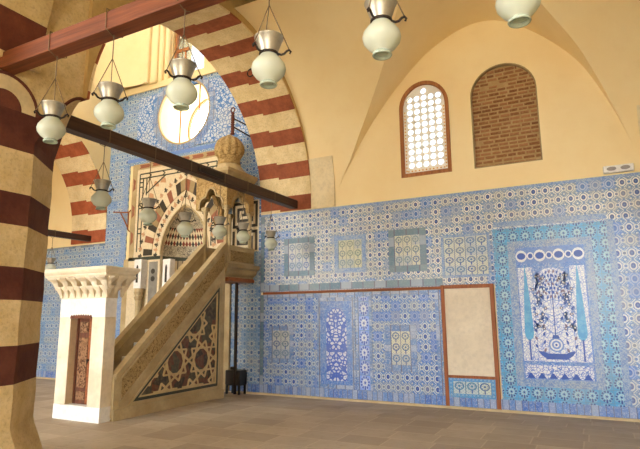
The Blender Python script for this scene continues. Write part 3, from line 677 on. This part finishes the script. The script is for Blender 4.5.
# parapets, their carved bands and hand rails
def par(y0,y1,lo,hi): return [(y0,zt(y0)-lo),(y1,zt(y1)-lo),(y1,zt(y1)-hi),(y0,zt(y0)-hi)]
carv=carved('carved arabesque marble',(180,154,106),(122,98,62),20)
for x0,x1,out in ((mx1-.1,mx1,1),(mx0,mx0+.1,-1)):
    pa=obj('parapet', MB().prism(par(-4.02,-1.17,.64,.0),'x',x0,x1), m['marble'], mb)
    o0,o1=(x1,x1+.006) if out>0 else (x0-.006,x0)
    obj('carved_band', MB().prism(par(-3.86,-1.22,.5,.16),'x',o0,o1), carv, pa)
    f0,f1=(x1,x1+.016) if out>0 else (x0-.016,x0)
    obj('moulding', MB().prism(par(-3.92,-1.18,.16,.11),'x',f0,f1).prism(par(-3.92,-1.18,.56,.5),'x',f0,f1), m['marble'], pa)
    obj('handrail', MB().prism(par(-4.0,-1.17,.06,-.03),'x',x0-.02,x1+.02), m['marble'], pa)
    i0,i1=(x0-.006,x0) if out>0 else (x1,x1+.006)
    obj('inner_band', MB().prism(par(-3.9,-1.22,.46,.14),'x',i0,i1), m['marble_dark'], pa)
run=.2625; rise=.235
for i in range(11):
    y=max(-4.01,-4.14+run*i); obj('step', MB().bev(mx0+.1,mx1-.1,y,min(-4.14+run*(i+1)+.1,-1.17),max(.0,rise*(i-1)),rise*(i+1)+.02,.012), m['white_marble'], mb)
# landing
obj('landing', MB().loft([[(a,b_,z) for a,b_ in ((mx0-e,-1.17-e*.3),(mx1+e,-1.17-e*.3),(mx1+e*1.9,-.13),(mx0-e*1.9,-.13))] for e,z in ((.0,2.5),(.0,2.54),(.05,2.6),(.06,2.68),(.1,2.72),(.1,2.8))]), m['marble_dark'], mb)
obj('support_beam', MB().bev(mx0+.1,mx1+.06,-1.14,-.15,2.42,2.5,.01), m['rail'], mb)
obj('support_post', MB().bev(mx1-.3,mx1-.24,-.42,-.36,-.06,2.42,.008), m['iron'], mb)
for x0,x1,out in ((mx1-.04,mx1+.03,1),(mx0-.03,mx0+.04,-1)):
    ba_=obj('balustrade', MB().box(x0,x1,-1.08,-.14,2.8,3.18), m['marble'], mb)
    obj('carved_band', MB().box(x1 if out>0 else x0-.006,x1+.006 if out>0 else x0,-1.04,-.18,2.86,3.1), carv, ba_)
    obj('cap', MB().bev(x0-.015,x1+.015,-1.1,-.13,3.16,3.21,.01), m['marble'], ba_)
# canopy
for px_ in (mx1-.06,-7.72):
    for py_ in (-1.11,-.2):
        p=MB().lathe([(.0,2.8),(.06,2.8),(.062,3.18),(.05,3.24),(.043,3.3),(.043,3.92),(.05,3.95),(.048,3.98),(.07,4.05),(.078,4.1),(0,4.1)],(px_,py_,0),10)
        po=obj('post', p, m['marble'], mb)
        obj('capital', MB().bev(px_-.075,px_+.075,py_-.075,py_+.075,4.02,4.11,.015), m['marble'], po)
def lobed(c,h,z0,zr,n=36):
    o=[]
    for i in range(n+1):
        a=PI-PI*i/n; k=.74+.26*abs(math.cos(2.5*(a-PI/2)))
        o.append((c+h*math.cos(a)*(k if 0<i<n else 1), z0+zr*math.sin(a)*(.8+.35*abs(math.cos(2.5*(a-PI/2)))*(1 if abs(a-PI/2)<.5 else .75))))
    return o
ccarv=carved('carved canopy stone',(196,166,112),(150,118,72),16)
cz0_,cz1_=4.06,4.8
for (u0,u1,ax,a,b) in ((cx_,mx1,'y',-1.18,-1.09),(cx_,mx1,'y',-.23,-.14),(-1.09,-.23,'x',mx1-.09,mx1),(-1.09,-.23,'x',cx_,cx_+.09)):
    c_=(u0+u1)/2; hw=(u1-u0)/2-.1; arch=lobed(c_,hw,cz0_,.4)
    obj('canopy_arch', MB().prism([(u0,cz1_),(u0,cz0_),(c_-hw,cz0_)]+arch[1:-1]+[(c_+hw,cz0_),(u1,cz0_),(u1,cz1_)],ax,a,b), ccarv, mb)
    P=[(c_+(q_[0]-c_)*1.0,q_[1]) for q_ in arch]
    e=MB(); o0,o1=(a-.018,a) if ax=='y' else ((b,b+.018) if a>-7.5 else (a-.018,a))
    for q0,q1 in zip(P,P[1:]): e.bar((q0[0],q0[1]+.02),(q1[0],q1[1]+.02),.04,ax,o0,o1)
    obj('arch_moulding', e, m['marble'], mb)
def sq(e,z,y1=-.13): return [(cx_-e,-1.18-e,z),(mx1+e,-1.18-e,z),(mx1+e,y1,z),(cx_-e,y1,z)]
obj('canopy_slab', MB().loft([sq(0,4.8),sq(.03,4.82),sq(.1,4.88),sq(.1,4.95),sq(.06,4.97)]), m['marble'], mb)
dcx,dcy=-7.46,-.62
ob=lambda e,z: [(dcx+e*math.cos(PI/8+PI/4*i),dcy+e*.98*math.sin(PI/8+PI/4*i),z) for i in range(8)]
obj('dome_base', MB().loft([ob(.5,4.97),ob(.44,5.0),ob(.35,5.08),ob(.29,5.16),ob(.28,5.2)]), m['marble'], mb)
dn=obj('dome_neck', MB().lathe([(.26,5.2),(.28,5.21),(.265,5.24),(.26,5.37),(.28,5.38),(.27,5.41)],(dcx,dcy,0),32), ccarv, mb)
obj('dome', MB().lathe([(.25,5.40),(.28,5.43),(.315,5.5),(.325,5.58),(.315,5.68),(.27,5.78),(.2,5.86),(.11,5.91),(.06,5.95),(0,5.98)],(dcx,dcy,0),72,flute=.12,nf=12), ccarv, mb)
fin=[(0,5.96),(.055,5.97),(.05,6.0),(.035,6.03)]
for i in range(8): fin+=[(.05,6.05+i*.055),(.034,6.075+i*.055)]
fin+=[(.03,6.48),(.045,6.5),(.02,6.53),(0,6.53)]
fo=obj('finial', MB().lathe(fin,(dcx+.08,dcy,0),12), m['redrim'], mb)
ring=[(dcx+.08+.055*math.cos(2*PI*i/16),dcy,6.585+.06*math.sin(2*PI*i/16)) for i in range(17)]
obj('finial_ring', MB().tube(ring,.016,6), m['redrim'], fo)
t=tag(obj('iron_rod', MB().tube([(dcx+.09,dcy,6.37),(XL-.02,-.3,6.12)],.018,6), m['iron'], None,(dcx,dcy,6.3)),'upper of two thin iron rods running from the canopy finial to the banded arch','rod')
t=tag(obj('iron_rod', MB().tube([(dcx+.09,dcy,6.16),(XL-.02,-.25,5.86)],.018,6), m['iron'], None,(dcx,dcy,6.1)),'lower of two thin iron rods running from the canopy finial to the banded arch','rod')
# door front
fx0,fx1,fy0,fy1=-8.25,-7.13,-4.23,-4.0
for a,b in ((fx0,-7.97),(-7.44,fx1)): obj('door_jamb', MB().bev(a,b,fy0,fy1,.235,1.66,.006), m['jamb'], mb)
obj('lintel', MB().bev(fx0,fx1,fy0-.004,fy1,1.66,1.975,.006), m['white_marble'], mb)
obj('threshold', MB().bev(fx0-.003,fx1+.003,fy0-.006,fy1,-.02,.235,.006), m['white_marble'], mb)
hd=MB(); n=9; P=[(-7.97,1.64),(-7.97,1.675)]
for i in range(n*6+1):
    u_=i/(n*6); P.append((-7.97+.53*u_,1.672+.026*abs(math.sin(n*PI*u_))+.012*math.sin(PI*u_)))
P+=[(-7.44,1.64)]
obj('door_head', MB().prism(P,'y',fy0-.01,fy0-.002), m['door'], mb)
d=obj('door', MB().box(-7.97,-7.44,fy1-.08,fy1-.03,.235,1.66), m['door'], mb)
carvw=carved('carved door panel',(150,112,80),(74,44,30),16,.01)
for a,b,z0_,z1_ in ((-7.9,-7.68,.5,1.32),(-7.9,-7.68,1.4,1.58),(-7.9,-7.68,.3,.44),(-7.56,-7.47,.5,1.32),(-7.56,-7.47,1.4,1.58)):
    obj('carved_panel', MB().bev(a,b,fy1-.092,fy1-.078,z0_,z1_,.008), carvw, d)
obj('door_stile', MB().bev(-7.655,-7.6,fy1-.1,fy1-.08,.24,1.65,.006), m['rail'], d)
obj('door_stile', MB().bev(-7.965,-7.925,fy1-.1,fy1-.08,.24,1.65,.006), m['door'], d)
obj('latch', MB().tube([(-7.63,fy1-.12,.95),(-7.63,fy1-.1,.95)],.02,8).box(-7.64,-7.62,fy1-.125,fy1-.115,.9,.97), m['iron'], d)
# stalactite cornice of the door front
cn=obj('cornice', MB().box(fx0+.01,fx1-.01,fy0+.01,fy1+.02,1.97,2.33), m['jamb'], mb)
def tier(n,z0_,z1_,o0,o1,shift,name):
    t_=MB(); x0,x1=fx0-o1*.8,fx1+o1*.8; w=(x1-x0)/n
    def unit(cx,cy,dx,dy,wd,dep):   # tapered hanging block facing (dx,dy)
        ux,uy=-dy,dx
        def rg(hw,d,z): return [(cx+ux*-hw+dx*0,cy+uy*-hw+dy*0,z),(cx+ux*-hw+dx*d,cy+uy*-hw+dy*d,z),(cx+ux*-hw*.35+dx*d*1.25,cy+uy*-hw*.35+dy*d*1.25,z),(cx+ux*hw*.35+dx*d*1.25,cy+uy*hw*.35+dy*d*1.25,z),(cx+ux*hw+dx*d,cy+uy*hw+dy*d,z),(cx+ux*hw,cy+uy*hw,z)]
        h=z1_-z0_
        t_.loft([rg(wd*.2,max(dep*.15,.012)+o0*.6,z0_),rg(wd*.24,dep*.3+o0*.6,z0_+h*.3),rg(wd*.34,dep*.62,z0_+h*.62),rg(wd*.5,dep*.95,z0_+h*.86),rg(wd*.5,dep,z1_)])
    for i in range(n+(0 if shift else 0)):
        cx=x0+w*(i+.5); unit(cx,fy0+.01,0,-1,w*.94,o1)
    for sx,xx in ((1,fx1-.01),(-1,fx0+.01)):
        for i in range(3): unit(xx,fy0-o1*.6+(fy1-fy0+o1*1.2+.1)*(i+.5)/3,sx,0,(fy1-fy0+o1*1.2+.1)/3*.94,o1)
    obj(name,t_,m['jamb'],cn)
tier(8,1.99,2.18,.0,.1,0,'lower_niches'); tier(6,2.12,2.33,.06,.2,1,'upper_niches')
def cq(e,z): return [(fx0-e,fy0-e,z),(fx1+e,fy0-e,z),(fx1+e,fy1+e*.9,z),(fx0-e,fy1+e*.9,z)]
obj('cornice_moulding', MB().loft([cq(.17,2.32),cq(.2,2.35),cq(.2,2.37),cq(.235,2.4),cq(.255,2.43),cq(.255,2.475)]), m['jamb'], cn)
tag(obj('black_box', MB().bev(-7.62,-7.2,-.4,-.12,.12,.45,.02).box(-7.6,-7.56,-.39,-.35,-.085,.13).box(-7.26,-7.22,-.39,-.35,-.085,.13).box(-7.6,-7.56,-.17,-.13,-.085,.13).box(-7.26,-7.22,-.17,-.13,-.085,.13).bev(-7.55,-7.42,-.32,-.2,.45,.52,.02), plain('black enamel',(24,22,22),.4), None,(-7.41,-.26,-.08)), 'small black box on legs in the shadow under the pulpit landing', 'box')

# ================================================================== PRAYER NICHE
mh=thing('prayer_niche','tall inlaid marble prayer niche with a banded pointed arch, behind the pulpit stair','niche',(MX,0,-.05))
PX0,PX1,PZ1=-11.2,-7.96,5.87
obj('facing', MB().prism([(PX0,-.05)]+nh+[(PX1,-.05),(PX1,PZ1),(PX0,PZ1)],'y',-.1,0), m['inlaycream'], mh)
fr=obj('border', holed([(PX0,3.2),(PX1,3.2),(PX1,PZ1),(PX0,PZ1)],[[(PX0+.17,3.2001),(PX1-.17,3.2001),(PX1-.17,PZ1-.17),(PX0+.17,PZ1-.17)]],'y',-.112,-.1), m['marble'], mh)
b=MB()
for x in (PX0+.085,PX1-.085):
    for z in (3.6,4.35,5.1): b.prism([(x-.05,z),(x+.05,z+.08),(x+.03,z+.16),(x+.05,z+.3),(x-.05,z+.38),(x-.03,z+.2)],'y',-.116,-.112)
for k in range(6):
    x=PX0+.45+k*.47; z=PZ1-.085; b.prism([(x-.2,z-.05),(x+.16,z-.05),(x+.2,z),(x+.16,z+.05),(x-.2,z+.05),(x-.15,z)],'y',-.116,-.112)
obj('border_inlay', b, m['redm'], fr)
for a in (PX0-.2,PX1): obj('plinth_block', MB().box(a,a+.2,-.09,0,-.05,3.22), m['marble'], mh)
# strapwork lines
g=MB(); Y0,Y1=-.106,-.1
for x,s_ in ((PX0+.28,1),(PX1-.28,-1)):
    for dx in (0,.13*s_): 
        g.bar((x+dx,3.4),(x+dx,PZ1-.3-abs(dx)),.035,'y',Y0,Y1)
    for z in (3.9,4.6,5.2): g.bar((x,z),(x+.13*s_,z),.035,'y',Y0,Y1); g.bar((x,z+.13),(x+.13*s_,z+.13),.035,'y',Y0,Y1)
    g.bar((x+.26*s_,5.0),(x+.95*s_,5.44),.04,'y',Y0,Y1); g.bar((x+.26*s_,4.95),(x+.26*s_,5.42),.035,'y',Y0,Y1)
for z in (PZ1-.3,PZ1-.43): g.bar((PX0+.28,z),(PX1-.28,z),.035,'y',Y0-.001,Y1)
for k in range(5):
    x=PX0+.6+k*.5; g.bar((x,PZ1-.3),(x+.1,PZ1-.365),.03,'y',Y0,Y1); g.bar((x,PZ1-.43),(x+.1,PZ1-.365),.03,'y',Y0,Y1)
obj('strapwork', g, m['green'], mh)
b=MB()
for s_ in (1,-1):
    for x,z in ((1.05,5.22),(.8,5.3),(1.22,4.9)): b.prism([(MX+s_*(x-.1),z-.08),(MX+s_*(x+.1),z-.05),(MX+s_*(x+.06),z+.1),(MX+s_*(x-.07),z+.06)],'y',-.105,-.1)
obj('spandrel_inlay', b, m['pinkm'], mh)
# joggled arch
def ringpts(h,zt_): return pointed(MX-h,MX+h,3.28,3.28,zt_,14)[1:-1]
ri,ro=ringpts(1.1,4.93),ringpts(1.4,5.24); nP=len(ri); cols=[m['blackm'],m['inlaycream'],m['redm'],m['inlaycream'],m['blackm'],m['marble_dark'],m['redm'],m['marble_dark']]
kk=0; i=0; step=1
while i<nP-1:
    j=min(i+step,nP-1)
    q0=[ri[k] for k in range(i,j+1)]; q1=[ro[k] for k in range(j,i-1,-1)]
    obj('voussoir', MB().prism(q0+q1,'y',-.125,-.1), cols[kk%len(cols)], mh); kk+=1; i=j
inn,mid_=ringpts(.84,4.6),ringpts(1.1,4.93); outr=ringpts(1.66,5.5)
td=MB(); tp=MB()
def fleur(t_,x,z,a,s):
    ca,sa=math.cos(a),math.sin(a); R_=lambda u_,v_: (x+s*(ca*u_-sa*v_), z+s*(sa*u_+ca*v_))
    t_.prism([R_(*p) for p in ((-.2,-.5),(.2,-.5),(.12,-.2),(.5,-.3),(.55,.05),(.22,.0),(.3,.3),(0,.75),(-.3,.3),(-.22,.0),(-.55,.05),(-.5,-.3),(-.12,-.2))],'y',-.107,-.1)
for L0,L1,s in ((inn,mid_,.115),(ro,outr,.115)):
    for i in range(0,nP-1):
        x0,z0_=L0[i]; x1,z1_=L1[i]; xm,zm=(x0*.5+x1*.5),(z0_*.5+z1_*.5); a=math.atan2(z1_-z0_,x1-x0)-PI/2
        if xm>PX1-.1: continue
        fleur(td if i%2==0 else tp, xm,zm,a,s)
obj('joggled_inlay', td, m['blackm'], mh); obj('pink_inlay', tp, m['pinkm'], mh)
obj('green_band', MB().box(PX0,MX-NH,-.112,-.1,3.16,3.25).box(MX+NH,PX1,-.112,-.1,3.16,3.25), m['green'], mh)
# hollow
M=Mat('niche mosaic',.45,.4); u=M.x.at(M.y)*1.5; zz=M.z*1.0; d1=((u*(6.0))+(zz*5.2)).c().abs(); d2=((u*(-6.0))+(zz*5.2)).c().abs(); ch=((u*6.0+zz*5.2).fl()+(u*-6.0+zz*5.2).fl()); par_=(ch*.5).fr().gt(.25)
rnd=M.white((u*6.0+zz*5.2).fl(),(u*-6.0+zz*5.2).fl()); k=M.mix(par_,(220,204,168),M.mix(rnd.gt(.5),(126,58,44),(58,54,48)))
band=M.mix(M.ramp((M.noise(12,3,.5,1.5)*12).sin().abs(),.3,.6),(104,94,80),(188,176,150)); k=M.mix(zz.gt(4.06),k,band); k=M.mix((zz-3.45).abs().lt(.15),k,band); k=M.mix((zz-3.25).abs().lt(.05),k,(62,66,54))
slab_=M.mix((u*4).c().abs().gt(.4),M.mix(M.ramp(M.noise(2,5),.3,.7),(226,216,194),(206,190,160)),(92,84,74)); k=M.mix(zz.lt(3.2),k,slab_); m['niche']=M.out(k)
dm=[(NH,-.05),(NH,3.2)]+[(p[0]-MX,p[1]) for p in pointed(MX-NH,MX+NH,3.28,3.28,4.55,14)[16:-1][::-1]]
obj('hollow', MB().lathe(dm,(MX,-.01,0),28,0,PI), m['niche'], mh)
rim=pointed(MX-NH,MX+NH,3.28,3.28,4.55,14)[1:-1]; e=MB()
for q0,q1 in zip(rim,rim[1:]): e.bar(q0,q1,.035,'y',-.118,-.1)
obj('arch_rim', e, m['marble'], mh)
for dx,yy in ((-1.36,-.24),(-.64,.06),(.64,.06)):
    x=MX+dx; cl=obj('colonnette', MB().lathe([(.0,-.05),(.12,-.05),(.12,.06),(.1,.1),(.115,.14),(.085,.2),(.08,.3),(.08,2.05),(.09,2.08),(.075,2.12),(.1,2.22),(.125,2.34),(.11,2.38),(.13,2.4),(0,2.4)],(x,yy,0),20), m['marble'], mh)
    obj('capital_ring', MB().lathe([(.095,2.09),(.12,2.16),(.098,2.2),(.13,2.3),(.105,2.36)],(x,yy,0),8), m['marble_dark'], cl)
    bl=obj('impost_block', MB().bev(x-.13,x+.13,yy-.09,-.1 if yy<0 else yy+.1,2.4,3.16,.012), m['white_marble'], mh)
    sl=MB().prism(pointed(x-.035,x+.035,2.55,2.92,3.02,4),'y',yy-.096,yy-.09); obj('dark_slot', sl, m['blackm'], bl)
for dx in (-1.02,1.02):
    x=MX+dx; pn=obj('jamb_panel', MB().bev(x-.15,x+.15,-.112,-.1,.1,3.1,.004), m['grey_marble'], mh)
    obj('carved_roundels', MB().prism([(x+.07*math.cos(2*PI*i/12),2.85+.07*math.sin(2*PI*i/12)) for i in range(12)],'y',-.118,-.112).prism([(x+.07*math.cos(2*PI*i/12),2.65+.07*math.sin(2*PI*i/12)) for i in range(12)],'y',-.118,-.112), m['blackm'], pn)
# black and cream labyrinth panel on the wall inside the canopy
t=thing('labyrinth_plaque','upright panel of square black and cream labyrinth lines on the wall under the pulpit canopy','panel',(-7.36,0,3.2))
lx0,lx1,lz0,lz1=-7.78,-6.98,3.18,4.44
obj('ground', MB().box(lx0,lx1,-.045,-.03,lz0,lz1), m['inlaycream'], t)
mz=["XXXXXXXX.XX","X......X..X","X.XXXX.XX.X","X.X..X..X.X","X.X.XXX.X.X","X.X.....X.X","X.XXXXXXX.X","X.........X","XXX.XXXXXXX","..X.X......","X.X.X.XXXXX","X.X.X.X...X","X.X.X.X.X.X","X.X...X.X.X","X.XXXXX.X.X","X.......X.X","XXXXXXXXX.X"]
b=MB(); cw,ch_=(lx1-lx0-.06)/11,(lz1-lz0-.06)/17
for r,row in enumerate(mz):
    for c_,ch2 in enumerate(row):
        if ch2=='X': x=lx0+.03+c_*cw; z=lz1-.03-(r+1)*ch_; b.box(x,x+cw,-.05,-.045,z,z+ch_)
obj('labyrinth', b, m['blackm'], t)
# bracket on the tiles, ring on the arch
t=tag(obj('wall_bracket', MB().tube([(-11.9,-.1,4.6),(-11.3,-.1,4.53)],.02,6).tube([(-11.62,-.1,4.56),(-11.3,-.1,4.1)],.018,6).tube([(-11.3,-.02,4.62),(-11.3,-.1,4.53),(-11.3,-.1,4.05),(-11.3,-.02,4.0)],.018,6), m['rail'], None,(-11.3,-.05,4.0)),'small rusty bracket on the blue tiles left of the prayer niche','bracket')
ra=math.radians(63); rp=(-6.1, ARC_Y+2.99*math.cos(ra), ARC_Z+2.99*math.sin(ra))
rg=MB().tube([(rp[0]+.085*math.cos(2*PI*i/18),rp[1]-.03,rp[2]-.1+.085*math.sin(2*PI*i/18)) for i in range(19)],.014,6).tube([(rp[0],rp[1]+.02,rp[2]+.03),(rp[0],rp[1]-.03,rp[2]-.02)],.018,6)
tag(obj('iron_ring', rg, m['iron'], None, rp),'small dark iron ring fixed under the large banded arch','ring')

# ================================================================== LANTERNS
def lantern(drop, beam_h, beam_w, axis, label, group):
    t=thing('lantern',label,'lantern',(0,0,0),group)
    obj('hood', MB().lathe([(.066,.26),(.072,.28),(.09,.33),(.112,.395),(.118,.4),(.118,.407),(.108,.404),(.086,.335),(.064,.275)],n=28), m['tin'], t)
    gl=obj('glass_bowl', MB().lathe([(.052,.022),(.066,.04),(.1,.066),(.129,.105),(.136,.14),(.128,.175),(.1,.215),(.072,.245),(.066,.262),(.06,.262),(.066,.243),(.094,.212),(.122,.173),(.13,.14),(.123,.107),(.096,.07),(.06,.045)],n=32), m['frost'], t)
    obj('lip', MB().lathe([(.054,.03),(.064,.024),(.07,.008),(.066,0),(.056,.004),(.05,.02)],n=28), m['lip'], gl)
    bn=obj('neck_band', MB().lathe([(.068,.252),(.078,.254),(.078,.272),(.068,.274)],n=24), m['iron'], t)
    for k in range(3):
        a=2*PI*k/3+.35; P=[(r*math.cos(a),r*math.sin(a),z) for r,z in ((.074,.262),(.1,.252),(.125,.258),(.145,.28),(.165,.288),(.178,.272),(.17,.256))]
        obj('hook', MB().tube(P,.009,6), m['iron'], bn)
        obj('chain', MB().tube([(P[4][0],P[4][1],.288),(.004*math.cos(a),.004*math.sin(a),.288+min(.62,drop*.7))],.0045,5), m['rope'], t)
    zj=.288+min(.62,drop*.7); top=.4+drop; hw=beam_w/2+.008
    h=lambda s_: (s_*hw,0) if axis=='x' else (0,s_*hw)
    w=MB().tube([(0,0,zj),(0,0,top-.03)],.0055,5).tube([(0,0,top-.05),h(-1)+(top,),h(-1)+(top+beam_h+.01,),h(1)+(top+beam_h+.01,),h(1)+(top,),(0,0,top-.05)],.0055,5)
    obj('wire', w, m['rope'], t); return t
names=['first','second','third','fourth','fifth','sixth']
bigl=['large frosted lantern hanging before the top of the left striped pier','large frosted lantern second from the left, over the start of the dark beam','large frosted lantern hung in front of the round tiled opening','large frosted lantern against the banded arch, before the yellow vault','large frosted lantern at the top, left of the lunette crown','frosted lantern cut by the top edge of the photo, showing only its bowl']
bx_=[-4.75,-3.915,-3.02,-2.125,-1.175,-.265]; proto=None
for i,x in enumerate(bx_):
    if i==0: proto=lantern(.565,.19,.19,'y',bigl[0],'big lanterns on the red brown beam'); proto.location=(x,-7.065,3.405)
    else: dup(proto,(x,-7.065,3.405+(.01*i if i<5 else .035)),bigl[i])
    
sml=['small lantern hanging before the far striped arch','small lantern in front of the prayer niche strapwork, left of its arch','small lantern hanging before the dark hollow of the prayer niche','small lantern hanging between the two front canopy posts of the pulpit','small lantern hanging before the labyrinth panel under the canopy','small lantern nearest the wall, against blue tiles right of the canopy']
# (the wire loops are sized to the beam they hang from)
sy=[(-5.38,3.14),(-4.5,3.05),(-3.67,2.97),(-2.75,3.05),(-2.02,3.05),(-1.02,3.03)]; sp2=None
for i,(y,z) in enumerate(sy):
    t=lantern(4.1-(z+.4),.19,.18,'x',sml[i],'small lanterns on the dark beam'); t.location=(-6.0,y,z)
t=lantern(3.84-3.24,.16,.16,'x','tiny far lantern seen over the low blue tiles beside the left pier','lanterns on the far beam'); t.location=(-12.91,-1.2,2.84)

# ================================================================== LIGHT AND CAMERA
w=bpy.data.worlds.new('World'); sc.world=w; w.use_nodes=True; nt=w.node_tree; bg=nt.nodes['Background']
bg.inputs[0].default_value=(.93,.965,1,1); bg.inputs[1].default_value=9.5
sun=bpy.data.lights.new('sun','SUN'); sun.energy=20.0; sun.angle=.01; sun.color=(1,.93,.82)
so=bpy.data.objects.new('sun',sun); C.objects.link(so); so.rotation_euler=(math.radians(-13),math.radians(9),0)
f=522.1; yaw,pitch,roll=.479028,.173181,-.008936
F=Vector((-math.sin(yaw)*math.cos(pitch),math.cos(yaw)*math.cos(pitch),math.sin(pitch))); R=F.cross(Vector((0,0,1))).normalized(); U=R.cross(F)
R2=R*math.cos(roll)+U*math.sin(roll); U2=U*math.cos(roll)-R*math.sin(roll)
cam=bpy.data.cameras.new('camera'); cam.sensor_width=36; cam.lens=f/640*36; cam.clip_end=200
co=bpy.data.objects.new('camera',cam); C.objects.link(co)
mt=Matrix((R2,U2,-F)).transposed().to_4x4(); mt.translation=Vector((0,-10.3,1.65)); co.matrix_world=mt; sc.camera=co
sc.view_settings.view_transform='Standard'; sc.view_settings.look='None'; sc.view_settings.gamma=1; sc.view_settings.exposure=0.24
sc.cycles.use_denoising=True; sc.cycles.max_bounces=10; sc.cycles.diffuse_bounces=6
